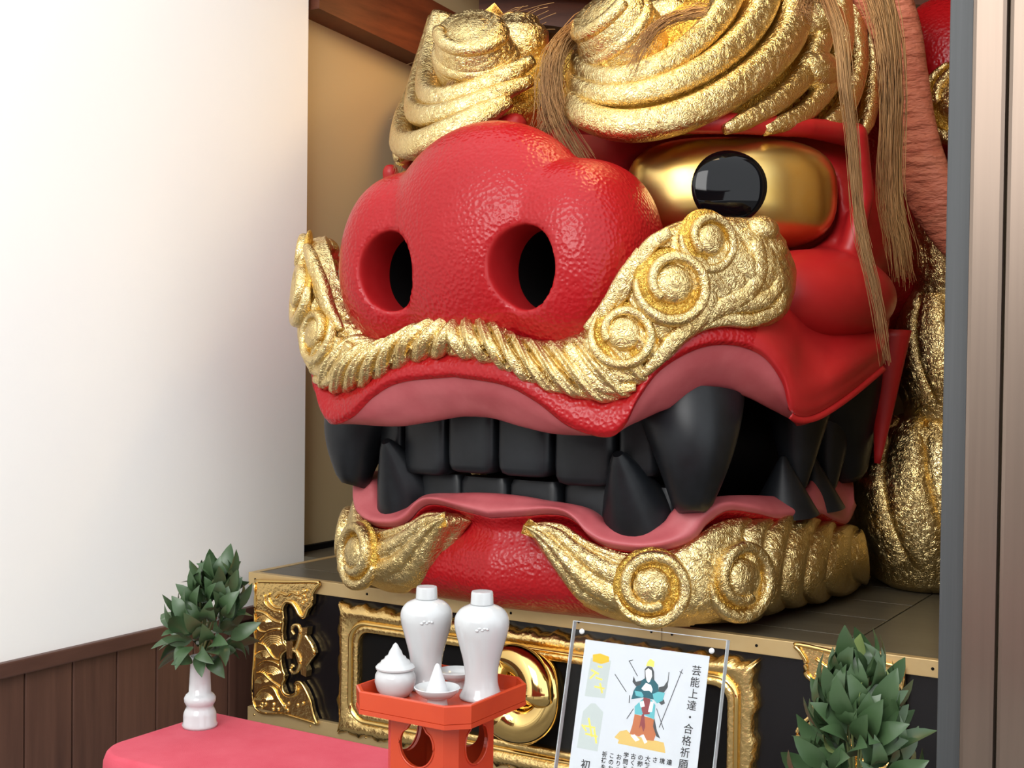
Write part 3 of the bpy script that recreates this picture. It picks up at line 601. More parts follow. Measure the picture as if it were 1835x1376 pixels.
for mir in (False, True):
    mm = XH if mir else None
    brow = gridmesh(G, 'brow', GOLDY, lion, mirror=mir, both=False, thick=0.10)
    brow['label'] = 'gilded swept brow of thick locks'
    for L, w0, w1 in strands:
        P = catmull([on(B_, x, y, .045, lean=.5) for x, y in L], 48); k = pxm(P[10]); t = np.linspace(0, 1, 48)
        b = MB(); b.tube(P, k*1.12*(w0+(w1-w0)*t)*np.minimum(1, .6+5*t), 20, flat=1.05, sq=.68, up=np.array([pnorm(B_, p)+np.array([0, 0, .1]) for p in P])); b.build('brow_lock', GOLD, brow, smooth=True, mirror=mm)
    c = on(B_, 1110, 66, .03, lean=.5); ax = nrm((-.22, -.68, .70)); x = nrm(np.cross((0, 0, 1), ax)); y = np.cross(ax, x); R = .155; P = []; r = []
    for i in range(70):
        t = i/69; th = 2.4+2*PI*1.6*t; rr = R*(.98-.20*t); P.append(c+(x*math.cos(th)+y*math.sin(th))*rr*.88+ax*(.15*t-.03)); r.append(.034*(1-.25*t))
    b = MB(); b.tube(P, r, 10, up=ax)
    V = []; prf = [(R*.90, -.09), (R*1.0, -.01), (R*.95, .03), (R*.86, .06), (R*.82, .11), (R*.70, .125), (R*.55, .118), (R*.4, .13), (R*.2, .138), (0.001, .14)]
    for rr, h in prf:
        for k in range(40): a = 2*PI*k/40; V.append(c+(x*math.cos(a)+y*math.sin(a))*rr+ax*h)
    b.add(V, [(j*40+k, j*40+(k+1) % 40, (j+1)*40+(k+1) % 40, (j+1)*40+k) for j in range(len(prf)-1) for k in range(40)], 0)
    b.build('brow_curl', [GOLD], brow, smooth=True, mirror=mm)
    # smaller curl standing behind and a round knob at the outer side
    c = hit(930, 58, 1, .42); c[0] = 2*XH-c[0]; cb_ = MB(); cb_.lathe([(.12, -.16), (.115, 0), (.10, .02), (.085, .025), (.075, .055), (.06, .065), (.02, .07), (.001, .07)], c, 36); cb_.build('brow_curl', GOLD, brow, smooth=True, mirror=mm)
    c = hit(803, 128, 1, .62); c[0] = 2*XH-c[0]; cb_ = MB(); cb_.ell(c, (.12, .14, .10)); c2 = hit(772, 205, 1, .55); c2[0] = 2*XH-c2[0]; cb_.ell(c2, (.085, .12, .085)); cb_.build('brow_knob', GOLD, brow, smooth=True, mirror=mm)

# --- mane, ear and back of the head ---
MN = [("lower", 1.07, 1.25, .275, .756, 1.42, 0.0), ("middle", 1.14, 1.22, .20, 1.38, 1.93, 0.02), ("upper", 1.15, 1.20, .17, 1.85, 2.35, 0.0)]
for k_, a, y, r, z0, z1, o_ in MN:
    for s in (1, -1):
        b = MB(); cx = XH+s*a; tw = .15 if k_ == 'upper' else .75
        b.lathe([(r*.55, z0), (r*.80, z0+.04), (r*.88, (z0+z1)/2), (r*.75, z1-.05), (r*.4, z1)], (cx, y, 0), 32)
        for q in range(9):
            th0 = 2*PI*q/9+.3; P = []; rr_ = []
            for i in range(26):
                t = i/25; th = th0+tw*(1-t)**2; bul = (math.sin(PI*(.10+.80*t)))**.45*(1 if k_ != 'upper' else 1-.35*t)
                P.append((cx+s*r*.84*bul*math.cos(th), y+r*.84*bul*math.sin(th), z0+.035+(z1-z0-.05)*t)); rr_.append(r*.33*bul)
            b.tube(P, rr_, 14, flat=.62, sq=.75, up=np.array([nrm((p[0]-cx, p[1]-y, 0)) for p in P]))
        b.build('mane_lock', GOLD, lion, smooth=True)
for s in (1,):
    L = [(1555, -30, .75, 75), (1600, 40, .78, 60), (1622, 130, .80, 52), (1634, 220, .82, 55), (1650, 300, .84, 62), (1680, 370, .87, 60), (1705, 430, .90, 40), (1725, 480, .92, 12)]
    P = catmull([atY(x, y_, Y_) for x, y_, Y_, w in L], 60); wv = np.interp(np.linspace(0, 1, 60), np.linspace(0, 1, len(L)), [w for *_, w in L])*pxm(P[0])*.80
    b = MB(); b.tube(P, wv, 20, flat=.55, up=(-.3, -1, 0)); b.build('ear', EARM, lion, smooth=True, mirror=(XH if s < 0 else None))
MB().ell((XH, 1.5, 2.2), (1.15, .75, .95), nu=40, nv=24).ell((XH+1.15, 1.25, 2.72), (.30, .28, .32)).ell((XH-1.15, 1.25, 2.72), (.30, .28, .32)).build('head_back', RED, lion, smooth=True)
c = atY(1730, 180, .95); 
for s in (1,):
    b = MB(); curl(b, c, (-.2, -1, 0), (0, 0, 1), 88*pxm(c), 1.2, 1, 2.0); b.build('temple_curl', [GOLD, GOLDY], lion, smooth=True, mirror=(XH if s < 0 else None))
for s in (1, -1):
    # dark red cheek plate behind the mouth
    b = MB(); b.tube(catmull([atY(x, y_, .85) for x, y_ in ((1592, 590), (1588, 660), (1582, 740), (1572, 830))], 16), np.linspace(.085, .012, 16), 14, flat=.6, up=(0, -1, 0)); b.build('jaw_hinge', REDS, lion, smooth=True, mirror=(XH if s < 0 else None))

# --- horse hair ---
def hair(path, n, spread, w, name='hair_tuft', tip=1.0, wob=.012, label=None):
    b = MB(); path = np.array(path, float)
    for i in range(n):
        q = np.random.normal(0, 1, 3)*spread; e = np.random.normal(0, 1, 3)*spread*tip; P = catmull(path, 14); t = np.linspace(0, 1, 14)[:, None]
        f = np.random.uniform(.72, 1.03); P = catmull(path, 40)[np.minimum(39, (np.linspace(0, 1, 14)*39*f).astype(int))]
        P = P+q*(1-t)+e*t+np.cumsum(np.random.normal(0, wob*.25, (14, 3)), 0); b.tube(P, np.linspace(w, w*.45, 14), 3, caps=False)
    o = b.build(name, HAIR, lion, smooth=True, fix=False); o['kind'] = 'stuff'
    if label: o['label'] = label
    return o
def hp(L, y): return [atY(x, yy, y if np.isscalar(y) else y[i]) for i, (x, yy) in enumerate(L)]
hair(hp([(1120, 15), (1060, 45), (1005, 85), (988, 150), (1003, 220), (1055, 310)], (.35, .2, .02, -.05, -.08, -.06)), 200, .018, .0016, tip=.9)
hair(hp([(1080, 25), (1020, 60), (985, 120), (982, 200), (970, 240)], (.35, .2, .0, -.05, -.05)), 120, .02, .0016, tip=.7)
hair(hp([(1480, -10), (1505, 60), (1515, 160), (1528, 260), (1535, 360), (1548, 440), (1572, 540), (1590, 650)], (.2, .15, .12, .12, .12, .12, .12, .12)), 120, .010, .0016, tip=.5, wob=.008)
hair(hp([(1570, -20), (1590, 60), (1600, 160), (1597, 280), (1600, 370), (1612, 430), (1620, 500)], (.45, .42, .40, .42, .45, .5, .55)), 330, .022, .0017, tip=.7)
hair(hp([(860, 70), (805, 95), (760, 150), (735, 220), (714, 310)], (.30, .32, .42, .48, .48)), 150, .018, .0017, tip=.7)
hair(hp([(880, 70), (835, 120), (800, 180), (783, 235)], (.05, .0, -.02, -.04)), 90, .012, .0015, tip=1.1)
hair(hp([(1260, 20), (1190, 40), (1150, 85), (1125, 140)], (.1, -.02, -.08, -.1)), 60, .012, .0013, tip=.8)
hair(hp([(960, 40), (880, 60), (800, 110), (730, 130)], (.5, .5, .5, .5)), 14, .05, .0012, tip=1.4)
hair(hp([(1455, -20), (1440, 15), (1470, 30)], (.1, .05, .05)), 40, .015, .0014, tip=1)

# ------------------------------------------------------------------ offering table
TZ = 0.72
tx0, tx1, ty0, ty1 = 1.275, 4.0, -1.90, -1.50
tab = thing('offering_table', 'low offering table under red felt in front of the plinth', 'table', (2.4, -1.9, 0))
MB().box((tx0+.05, ty0+.05, TZ-.035), (tx1-.05, ty1-.03, TZ+.001), bev=.004).build('table_top', WOODD, tab)
for x in (tx0+.12, tx1-.12):
    for y in (ty0+.09, ty1-.07): MB().box((x-.025, y-.025, 0), (x+.025, y+.025, TZ-.03)).build('leg', WOODD, tab)
# cloth: rounded sheet with drape
def rr2(x0, x1, y0, y1, r, n=14):
    P = []
    for cx, cy, a in ((x1-r, y1-r, 0), (x0+r*.25, y1-r*.25, 90), (x0+r, y0+r, 180), (x1-r, y0+r, 270)):
        q = r if a in (0, 180, 270) else r*.25
        for k in range(n+1): t = math.radians(a+90*k/n); P.append((cx+q*math.cos(t), cy+q*math.sin(t)))
    out = []
    for i in range(len(P)):
        a_ = np.array(P[i]); b_ = np.array(P[(i+1) % len(P)]); m = max(1, int(np.linalg.norm(b_-a_)/.03))
        for k in range(m): out.append(a_+(b_-a_)*k/m)
    return np.array(out)
O = rr2(tx0, tx1, ty0, ty1, .10); N = len(O); ctr = np.array([(tx0+tx1)/2, (ty0+ty1)/2]); V = []; rings = []
T = np.roll(O, -1, 0)-np.roll(O, 1, 0); T /= np.linalg.norm(T, axis=1)[:, None]; nn = np.stack([T[:, 1], -T[:, 0]], 1)
for off, z in ((-.018, .003), (-.012, .003), (-.006, .002), (0, -.004), (.006, -.02), (.012, -.12), (.02, -.25)):
    for i in range(N):
        w = (math.sin(i*.55)+.6*math.sin(i*.23+1))*(.5 if z < -.05 else 0)*.012*(abs(z)/.25); p = O[i]+nn[i]*(off+w); V.append((p[0], p[1], TZ+z+(.002*math.sin(i*1.3) if z < -.2 else 0)))
Fc = [(j*N+i, j*N+(i+1) % N, (j+1)*N+(i+1) % N, (j+1)*N+i) for j in range(6) for i in range(N)]+[tuple(range(N))]
cl = MB().add(V, Fc).build('felt_cloth', CLOTH, None, smooth=True, origin=(2.4, -1.9, TZ)); tag(cl, 'red felt cloth with rounded edge spread on the offering table', 'cloth'); autosmooth(cl, 60)
cz = TZ+.003

# ------------------------------------------------------------------ sakaki
def leafmesh(name, L, Wd, mt_, curlz):
    V = []; nn_ = 7
    for i in range(nn_):
        t = i/(nn_-1); w = Wd*math.sin(PI*t**.8)**.8*(1 if t < 1 else 0)+.0006; z = curlz*math.sin(PI*t)-curlz*.8*t*t
        V += [(-w, L*t, z+.22*w), (0, L*t, z-.10*w), (w, L*t, z+.22*w)]
    Fc = []
    for i in range(nn_-1): Fc += [(3*i, 3*i+1, 3*i+4, 3*i+3), (3*i+1, 3*i+2, 3*i+5, 3*i+4)]
    me_ = bpy.data.meshes.new(name); me_.from_pydata(V, [], Fc); me_.materials.append(mt_); me_.polygons.foreach_set('use_smooth', [True]*len(Fc)); return me_
LM = [leafmesh('leaf', L, w, LEAFM, c) for L, w, c in ((.070, .0165, .010), (.062, .018, .014), (.078, .017, .006), (.056, .0155, .018))]; LP = leafmesh('leaf', .06, .016, LEAFL, .012)
def bouquet(base, height, rad, n, label, scale, group, lean=(0, 0), pale=0, shape=None):
    t = thing('sakaki_bouquet', label, 'branch', tuple(base), group); rnd = random.Random(int(height*1e4))
    sb = MB()
    for k in range(7):
        a = k*.9; e = np.array(base)+np.array([math.cos(a)*rad*.35+lean[0]*.8, math.sin(a)*rad*.35+lean[1]*.8, height*(.75+.03*k)]); sb.tube(catmull([np.array(base), (np.array(base)+e)/2+np.array([0, 0, .02]), e], 8), .0022, 5)
    sb.build('stem', STEM, t, smooth=True)
    for i in range(n):
        f = (i+.5)/n; h = height*(.02+.92*f); a = i*2.39996+rnd.uniform(-.3, .3)
        rr = rad*(shape(f) if shape else max(.12, (1-f)**.75))
        rr *= rnd.uniform(.35, .95); p = Vector((math.cos(a)*rr*.75+lean[0]*f, math.sin(a)*rr*.75+lean[1]*f, h))
        up = .25+1.6*f+rnd.uniform(-.5, .5) if f > .22 else rnd.uniform(-.75, .35)
        d_ = Vector((math.cos(a)+rnd.uniform(-.4, .4), math.sin(a)+rnd.uniform(-.4, .4), up)).normalized()
        fz = Vector((math.cos(a)+rnd.uniform(-.5, .5), math.sin(a)+rnd.uniform(-.5, .5), rnd.uniform(.1, 1.1))); xx = d_.cross(fz).normalized(); zz = xx.cross(d_); q = Matrix((xx, d_, zz)).transposed(); o = bpy.data.objects.new('leaf', LP if (i in pale_set(n, pale)) else LM[rnd.randrange(4)]); COL.objects.link(o); o.parent = t
        o.matrix_local = Matrix.Translation(p) @ q.to_4x4() @ Matrix.Rotation(rnd.uniform(-.6, .6), 4, 'Y') @ Matrix.Scale(scale*rnd.uniform(.85, 1.2), 4)
    return t
def pale_set(n, p): return set() if not p else {int(n*x) for x in (.46, .58, .66, .76, .83, .9, .96)[:p]}
vprof = [(.0205, 0), (.0255, .0), (.0265, .006), (.0245, .012), (.0245, .028), (.0235, .034), (.0215, .040), (.0195, .047), (.0215, .052), (.0235, .058), (.0235, .066), (.0205, .073), (.0165, .078), (.0160, .10), (.0150, .13), (.0145, .150), (.0165, .152), (.0168, .158), (.0150, .160), (.0125, .158), (.0120, .12)]
vb = hit(358, 1301, 2, cz)
vz = thing('sakaki_vase', 'small white porcelain stepped vase on the left of the red cloth', 'vase', tuple(vb))
k = 1.07*127*pxm(vb)/.160/1.07
MB().lathe([(r*k*1.5, z*k) for r, z in vprof], vb).build('vase_body', PORC, vz, smooth=True)
bouquet(vb+np.array([0, 0, .155*k]), .215, .118, 130, 'green sakaki branches standing in the small white vase at left', 1.0, None, lean=(.045, .015), shape=lambda f: (.62+1.0*f if f < .3 else 1.0*(1-f)**.62+.08))
# right-hand one, nearer
rb_ = hit(1535, 1470, 2, cz+.16)
vb2 = np.array([rb_[0], rb_[1], cz]); vz2 = thing('sakaki_vase', 'white porcelain vase under the dark sakaki at right', 'vase', tuple(vb2))
MB().lathe([(r*1.05, z*1.0) for r, z in vprof], vb2).build('vase_body', PORC, vz2, smooth=True)
bouquet(vb2+np.array([0, 0, .155]), .270, .104, 165, 'dark green sakaki branches with a few pale leaves in front of the grey post', 1.0, None, lean=(.0, 0), pale=7, shape=lambda f: (1.0 if f < .2 else 1.12*(1-f)**.6+.08))

# ------------------------------------------------------------------ offering stand and vessels
sc_ = np.array([2.160, -1.765]); hw, ch_ = .137, .037
def octo(h, c): return [(-h+c, -h), (h-c, -h), (h, -h+c), (h, h-c), (h-c, h), (-h+c, h), (-h, h-c), (-h, -h+c)]
st = thing('offering_stand', 'vermilion lacquer offering stand with pierced sides holding white vessels', 'stand', (sc_[0], sc_[1], cz))
RZ0, RZ1 = .935, .974
def ring_(h, c, z): return [(sc_[0]+x, sc_[1]+y, z) for x, y in octo(h, c)]
rg = [ring_(hw-.005, ch_, RZ0), ring_(hw, ch_, RZ0+.004), ring_(hw+.001, ch_, RZ1-.002), ring_(hw-.001, ch_, RZ1), ring_(hw-.006, ch_-.002, RZ1), ring_(hw-.007, ch_-.002, RZ0+.010)]
Vt = [p for r in rg for p in r]; Ft = [(j*8+i, j*8+(i+1) % 8, (j+1)*8+(i+1) % 8, (j+1)*8+i) for j in range(5) for i in range(8)]+[tuple(range(8)), tuple(40+i for i in range(8))]
MB().add(Vt, Ft).build('tray', VERM, st)
for z0, z1, e in ((RZ0-.006, RZ0+.003, .004),): MB().prism(octo(hw+e-.003, ch_), lambda u, v, t: (sc_[0]+u, sc_[1]+v, t), z0, z1).build('tray_moulding', VERM, st)
# body: octagonal box, each broad side pierced by an onion-shaped hole
bw, bc = .085, .022
def side_panel(i):
    O8 = octo(bw, bc); p, q = np.array(O8[i]), np.array(O8[(i+1) % 8]); Ln = np.linalg.norm(q-p); dx = (q-p)/Ln; inw = np.array([-dx[1], dx[0]])
    H0, H1 = cz, RZ0-.004; cx, cy, r = Ln/2, H1-.062, .042; hole = []
    for t in np.linspace(0, 2*PI, 40, endpoint=False):
        u, v = math.sin(t)*r*.98, -math.cos(t)*r
        ang = abs(math.atan2(math.sin(t), -math.cos(t)))     # 0 at the top
        if ang < .9: v = v+.010*(1-ang/.9)-.007*math.exp(-((ang-.62)/.18)**2)
        hole.append((cx+u, cy+v))
    out_ = []
    for t in np.linspace(0, 2*PI, 40, endpoint=False):
        dx_, dy_ = math.sin(t), -math.cos(t); s_ = min((Ln/2)/max(abs(dx_), 1e-6), ((H1-cy) if dy_ > 0 else (cy-H0))/max(abs(dy_), 1e-6)); out_.append((cx+dx_*s_, cy+dy_*s_))
    V = []
    for lst, dep in ((out_, 0), (hole, 0), (hole, .008), (out_, .008)):
        for u, v in lst: w = p+dx*u+inw*dep; V.append((sc_[0]+w[0], sc_[1]+w[1], v))
    n = 40; Fc = [(j*n+k_, j*n+(k_+1) % n, ((j+1) % 4)*n+(k_+1) % n, ((j+1) % 4)*n+k_) for j in range(4) for k_ in range(n)]
    MB().add(V, Fc).build('side_panel', VERM, st)
    # pale lip around the hole
    P = [(sc_[0]+(p+dx*u-inw*.0005)[0], sc_[1]+(p+dx*u-inw*.0005)[1], v) for u, v in hole+hole[:1]]; MB().tube(P, .0022, 6).build('hole_rim', VERM, st, smooth=True)
for i in (0, 2, 4, 6): side_panel(i)
O8 = octo(bw, bc)
for i in (1, 3, 5, 7):
    p, q = O8[i], O8[(i+1) % 8]; m_ = (-(p[0]+q[0])/2*.05, -(p[1]+q[1])/2*.05)
    MB().add([(sc_[0]+p[0], sc_[1]+p[1], cz), (sc_[0]+q[0], sc_[1]+q[1], cz), (sc_[0]+q[0], sc_[1]+q[1], RZ0), (sc_[0]+p[0], sc_[1]+p[1], RZ0), (sc_[0]+p[0]*.92, sc_[1]+p[1]*.92, cz), (sc_[0]+q[0]*.92, sc_[1]+q[1]*.92, cz), (sc_[0]+q[0]*.92, sc_[1]+q[1]*.92, RZ0), (sc_[0]+p[0]*.92, sc_[1]+p[1]*.92, RZ0)],
             [(0, 1, 2, 3), (5, 4, 7, 6), (0, 4, 5, 1), (3, 2, 6, 7), (0, 3, 7, 4), (1, 5, 6, 2)]).build('corner_panel', VERM, st)
TF = RZ0+.0105
def bottle(px, py, h, label):
    b = hit(px, py, 2, TF); o = thing('sake_bottle', label, 'bottle', tuple(b), 'white sake bottles on the red tray'); s = h/.20
    pf = [(.036, 0), (.0395, .0), (.0405, .004), (.0365, .012), (.0320, .026), (.0310, .045), (.0345, .070), (.0425, .100), (.0495, .126), (.0515, .142), (.0490, .155), (.040, .167), (.025, .1745), (.0205, .1755)]
    MB().lathe([(r*s, z*s) for r, z in catmull([(r, z, 0) for r, z in pf], 60)[:, :2]], b, 48).build('bottle_body', PORC, o, smooth=True)
    autosmooth(MB().lathe([(.0205*s, .1757*s), (.0215*s, .177*s), (.0205*s, .197*s), (.0195*s, .200*s), (.001, .2003*s)], b, 40).build('bottle_cap', PORC, o), 40)
    d_ = nrm(CAM-b)*np.array([1, 1, 0]); d_ = nrm(d_); sx = np.array([-d_[1], d_[0], 0]); c = b+d_*.0500*s+np.array([0, 0, .138*s]); cr = MB()
    for q in ((-.010, -.002), (-.005, .002), (0, -.001), (.005, .002), (.010, .001)): cr.ell(c+sx*q[0]+np.array([0, 0, q[1]]), (.0045, .003, .0028), nu=10, nv=6)
    cr.build('crest', PORC, o, smooth=True); return o
b2 = hit(862, 1252, 2, TF); bottle(862, 1250, 192*pxm(b2), 'front right white porcelain sake bottle with cap on red tray')
b1 = hit(763, 1231, 2, TF); bottle(763, 1231, 181*pxm(b1), 'rear left white porcelain sake bottle with cap on red tray')
jb = hit(708, 1246, 2, TF); k = pxm(jb)
jar = thing('water_jar', 'white porcelain lidded water jar with pointed stepped lid on tray', 'jar', tuple(jb))
MB().lathe([(22*k, 0), (26*k, 1*k), (33*k, 12*k), (37*k, 26*k), (36*k, 38*k), (31*k, 47*k), (28*k, 49*k)], jb).build('jar_body', PORC, jar, smooth=True)
autosmooth(MB().lathe([(29*k, 48*k), (35*k, 49*k), (35.5*k, 52*k), (31*k, 57*k), (27*k, 59*k), (25.5*k, 63*k), (20*k, 66*k), (18.5*k, 70*k), (13.5*k, 73*k), (11*k, 80*k), (7*k, 86*k), (4*k, 92*k), (0.5*k, 95*k)], jb).build('jar_lid', PORC, jar), 45)
def dish(px, py, label, sc2, cone):
    b = hit(px, py, 2, TF); k = pxm(b)*sc2; o = thing('offering_dish', label, 'dish', tuple(b), None)
    autosmooth(MB().lathe([(17*k, 0), (20*k, 0), (18*k, 12*k), (19*k, 16*k), (30*k, 20*k), (39*k, 29*k), (41.5*k, 35*k), (40*k, 36*k), (36*k, 31*k), (24*k, 24*k), (.5*k, 22*k)], b).build('dish_bowl', PORC, o), 50)
    if cone:
        s = MB().lathe([(18*k, 24*k), (20.5*k, 25*k), (19*k, 32*k), (4.5*k, 74*k), (2.5*k, 77*k), (.3*k, 78*k)], b, 30).build('salt_cone', PORCM, None, smooth=True, origin=tuple(b+np.array([0, 0, 23*k]))); autosmooth(s, 50)
        tag(s, 'white cone of salt standing in the small dish', 'salt')
dish(783, 1266, 'white porcelain footed dish holding a salt cone, front of tray', 1.0, True)
dish(817, 1231, 'white porcelain dish half hidden between the two bottles', .85, False)

# ------------------------------------------------------------------ acrylic notice
# frame stands on the table leaning back
dS = 2.30
tl = CAM+ray(1030, 1112)*dS
ex = nrm(np.array([1, 0.02, 0.0])); lean = math.radians(14.5); ey = np.array([0, math.sin(lean), math.cos(lean)]); ey = nrm(ey-ex*(ey@ex)+ex*0.005); en = np.cross(ex, ey); en = en if en[1] < 0 else -en
kx = pxm(tl)
# top right corner of the frame in the photo
d_ = ray(1305, 1155); den = d_@en; tr = CAM+d_*(((tl-CAM)@en)/den); FWd = float((tr-tl)@ex); 
FHt = float((tl[2]-cz-.001)/ey[2])
def S(u, v, t=0.0): return tl+ex*u-ey*v+en*t          # u right, v down, t towards the viewer (metres)
sg = thing('notice_stand', 'clear acrylic notice holder with a printed shrine sheet beside the tray', 'sign', tuple(S(FWd/2, FHt)))
def plate_(u0, u1, v0, v1, t0, t1, name, m_, bev=0):
    MBx = MB(); MBx.prism([(u0, v0), (u1, v0), (u1, v1), (u0, v1)], lambda u, v, t: S(u, v, t), t0, t1); return MBx.build(name, m_, sg)
plate_(0, FWd, 0, FHt, .0012, .0062, 'front_plate', ACRYL); plate_(0, FWd, 0, FHt, -.0062, -.0012, 'back_plate', ACRYL)
EDGE = mat('painted_acrylic_edge_glow', (0.70, 0.74, 0.76), 0.35, trans=0.5)  # white strip colour paints in the edge glow of the clear sheet
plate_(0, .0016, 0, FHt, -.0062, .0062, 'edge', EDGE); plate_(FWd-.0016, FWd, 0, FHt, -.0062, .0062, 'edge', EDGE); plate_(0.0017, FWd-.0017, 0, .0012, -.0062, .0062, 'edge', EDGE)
def uv(px, py):
    d2 = ray(px, py); p = CAM+d2*(((tl-CAM)@en)/(d2@en)); return float((p-tl)@ex), float(-(p-tl)@ey)
pu0, pv0 = uv(1050, 1145); pu1, pv1 = uv(1272, 1178); pu0b, _ = uv(1016, 1376)
pv0 = (pv0+pv1)/2
plate_(pu0, pu1, pv0, FHt-.012, -.0006, .0006, 'paper', PAPER)
for (x, y) in ((1046, 1132), (1278, 1168), ):
    u, v = uv(x, y); o_ = MB(); o_.ell(S(u, v, .007), (.005, .005, .0035), (ex, ey, en), 14, 8); o_.build('screw', PORCM, sg, smooth=True)
c2u = (pu0+pu1)/2
def flat(poly, t, m_, name): MB().prism([uv(980+x/4.986, 1100+y/4.986) for x, y in poly], lambda u, v, tt: S(u, v, tt), t-.00004, t+.00004).build(name, m_, sg)
def ink(nm, col): return mat(nm, col, .6)
TEAL, TEALL, ORNG, MAROON, OCHR, SKIN, GREYP, YELP, SLATE = ink('teal_print', (.01, .085, .11)), ink('light_teal_print', (.10, .38, .42)), ink('orange_print', (.42, .13, .05)), ink('maroon_print', (.22, .045, .05)), ink('ochre_print', (.58, .40, .12)), ink('white_print', (.86, .86, .86)), ink('grey_green_print', (.42, .47, .46)), ink('yellow_print', (.75, .60, .12)), ink('slate_print', (.05, .055, .06))
t0 = .0008
flat([(398, 395), (578, 420), (525, 757), (343, 735)], t0, GREYP, 'charm_print')
flat([(330, 870), (400, 800), (440, 802), (510, 880), (460, 1232), (275, 1195)], t0, GREYP, 'charm_print')
flat([(415, 365), (480, 355), (560, 385), (560, 430), (490, 450), (415, 425)], t0+.0001, ink('gold_knot_print', (.72, .40, .02)), 'knot_print')
for cx, cy, L in ((460, 560, ((-60, -60, 10, -20), (0, -90, 40, -80), (-20, 10, 40, 30), (-30, 90, 60, 110), (20, 60, 40, 150), (-70, 20, -20, -30))), (400, 1010, ((-60, -10, 40, 10), (-20, -80, 10, 90), (-50, 60, 60, 90), (30, 20, 50, 150), (-80, -20, -40, 40)))):
    for a, b_, c_, d2 in L:
        v_ = np.array([c_-a, d2-b_], float); w_ = np.array([-v_[1], v_[0]])/np.linalg.norm(v_)*8; q = [(cx+a+w_[0], cy+b_+w_[1]), (cx+c_+w_[0], cy+d2+w_[1]), (cx+c_-w_[0], cy+d2-w_[1]), (cx+a-w_[0], cy+b_-w_[1])]; flat(q, t0+.0001, YELP, 'charm_stroke')
# printed standing figure in robes
flat([(610, 1105), (660, 1050), (720, 1040), (760, 1085), (1050, 1155), (1060, 1200), (1065, 1250), (640, 1160), (650, 1130)], t0, OCHR, 'rock_print')
flat([(790, 900), (960, 940), (990, 1060), (960, 1140), (890, 1130), (860, 1080), (830, 1100), (745, 1075), (770, 1000)], t0+.0001, ORNG, 'skirt_print')
flat([(855, 900), (875, 900), (885, 1010), (870, 1060), (850, 1000), (830, 1030)], t0+.0002, MAROON, 'skirt_print')
flat([(790, 830), (865, 760), (940, 770), (975, 820), (965, 950), (880, 910), (790, 900)], t0+.00015, TEALL, 'robe_print')
flat([(870, 750), (930, 765), (925, 900), (865, 905), (850, 850)], t0+.0002, MAROON, 'sash_print')
flat([(830, 610), (880, 580), (960, 590), (1000, 640), (1005, 720), (960, 770), (870, 750), (760, 765), (780, 690)], t0+.00018, TEAL, 'robe_print')
flat([(780, 560), (770, 610), (800, 650), (840, 640), (850, 600), (800, 610)], t0+.0002, SLATE, 'sleeve_print'); flat([(1005, 660), (1050, 650), (1085, 600), (1085, 660), (1050, 710), (1000, 720)], t0+.0002, SLATE, 'sleeve_print')
flat([(790, 690), (850, 700), (870, 735), (860, 750), (800, 735)], t0+.00022, TEALL, 'sleeve_print'); flat([(950, 720), (1000, 700), (1060, 710), (1040, 780), (990, 805), (960, 770)], t0+.00022, TEALL, 'sleeve_print')
flat([(1000, 790), (1050, 770), (1060, 805), (1030, 820)], t0+.0002, SLATE, 'sleeve_print')
flat([(890, 620), (935, 640), (950, 680), (940, 710), (920, 690), (870, 690), (850, 670)], t0+.00025, SKIN, 'arm_print'); flat([(835, 790), (870, 780), (880, 830), (845, 840)], t0+.00025, SKIN, 'arm_print'); flat([(930, 790), (960, 790), (945, 880), (910, 880)], t0+.00025, SKIN, 'arm_print')
flat([(878, 500), (905, 470), (945, 480), (962, 520), (965, 600), (945, 590), (880, 590)], t0+.0002, SLATE, 'hair_print'); flat([(885, 510), (910, 490), (940, 510), (945, 560), (925, 610), (910, 620), (895, 595), (888, 560)], t0+.00026, SKIN, 'head_print')
flat([(890, 470), (905, 430), (930, 405), (965, 430), (960, 480), (920, 470)], t0+.00026, YELP, 'crown_print')
flat([(755, 1090), (790, 1080), (835, 1130), (800, 1145)], t0+.00025, SKIN, 'foot_print'); flat([(850, 1100), (870, 1080), (905, 1150), (880, 1165)], t0+.00025, SKIN, 'foot_print')
flat([(965, 930), (990, 1050), (1020, 1120), (985, 1100), (955, 1010)], t0+.00012, SLATE, 'robe_print')
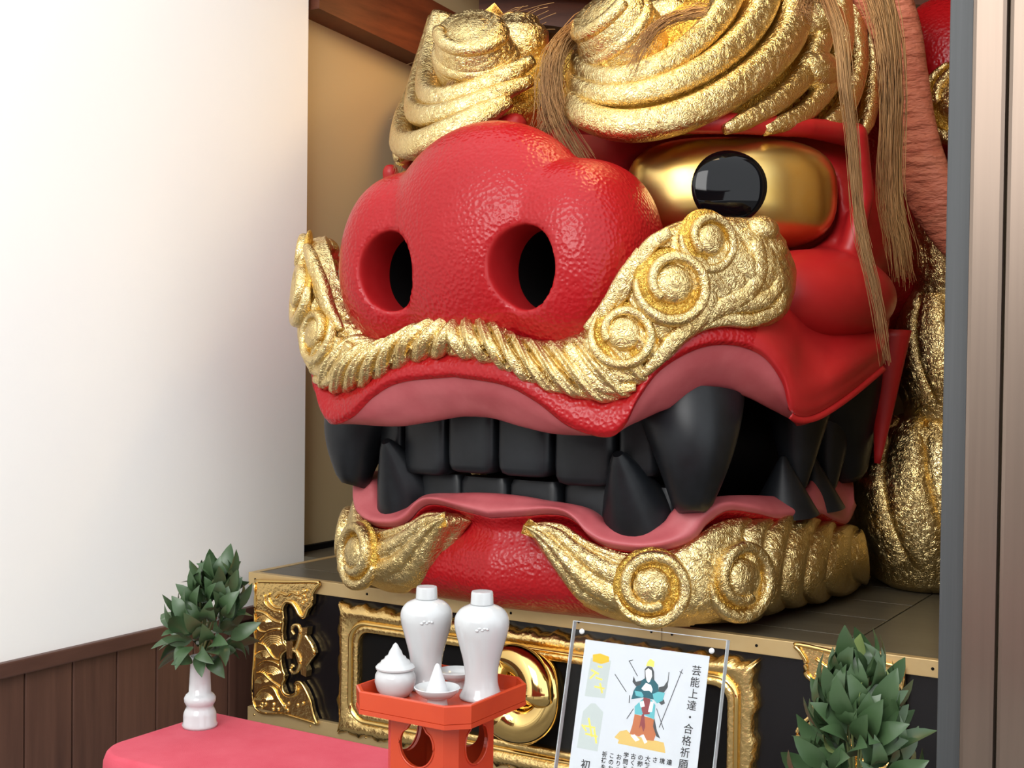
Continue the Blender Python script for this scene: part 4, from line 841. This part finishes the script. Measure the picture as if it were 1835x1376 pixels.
for a in (((612, 540), (715, 700)), ((740, 425), (815, 560)), ((1215, 500), (1010, 1020)), ((1095, 525), (1085, 620)), ((745, 730), (740, 800)), ((985, 850), (1050, 1040)), ((780, 850), (720, 940)), ((735, 425), (775, 415)), ((1190, 520), (1220, 540))):
    (x0, y0), (x1, y1) = a; v_ = np.array([x1-x0, y1-y0], float); w_ = np.array([-v_[1], v_[0]])/np.linalg.norm(v_)*3.2; flat([(x0+w_[0], y0+w_[1]), (x1+w_[0], y1+w_[1]), (x1-w_[0], y1-w_[1]), (x0-w_[0], y0-w_[1])], t0+.00015, SLATE, 'staff_print')
def glyphs(txt, px0, py0, px1, py1, size_px, bold=.012, name='lettering'):
    """vertical column of characters from one photo point to another on the sheet"""
    u0_, v0_ = uv(px0, py0); u1_, v1_ = uv(px1, py1); n = len(txt); vs = []; fs = []
    for i, chh in enumerate(txt):
        f = i/max(1, n-1); u, v = u0_+(u1_-u0_)*f, v0_+(v1_-v0_)*f
        c = bpy.data.curves.new('t', 'FONT'); c.body = chh; c.align_x = 'CENTER'; c.offset = bold; c.size = 1; c.resolution_u = 3
        o = bpy.data.objects.new('t', c); COL.objects.link(o); dg = bpy.context.evaluated_depsgraph_get(); m_ = bpy.data.meshes.new_from_object(o.evaluated_get(dg)); k = size_px*pxm(S(u, v)); b0 = len(vs)
        vs += [S(u+q.co.x*k, v-(q.co.y-.37)*k, t0+.0003) for q in m_.vertices]; fs += [tuple(b0+i_ for i_ in p.vertices) for p in m_.polygons]
        bpy.data.objects.remove(o); bpy.data.curves.remove(c); bpy.data.meshes.remove(m_)
    mesh(name, vs, fs, INK, sg, smooth=False)
glyphs('芸能上達・合格祈願', 1249, 1203, 1226, 1371, 18.8, .008)
glyphs('初', 1051, 1371, 1051, 1371, 19)
for i, tx in enumerate(('祈祷を奉', 'このお守', 'おりま', '学問と', '古くよ', 'の御', '大勢', 'さ', '境', '達')):
    x0 = 1085+i*12.9; y0 = 1352+i*2.6
    if i >= 3: y0 = 1354+(i-3)*2.2
    glyphs(tx, x0, y0, x0-1.2*(len(tx)-1), y0+11.5*(len(tx)-1), 10.5, .02)
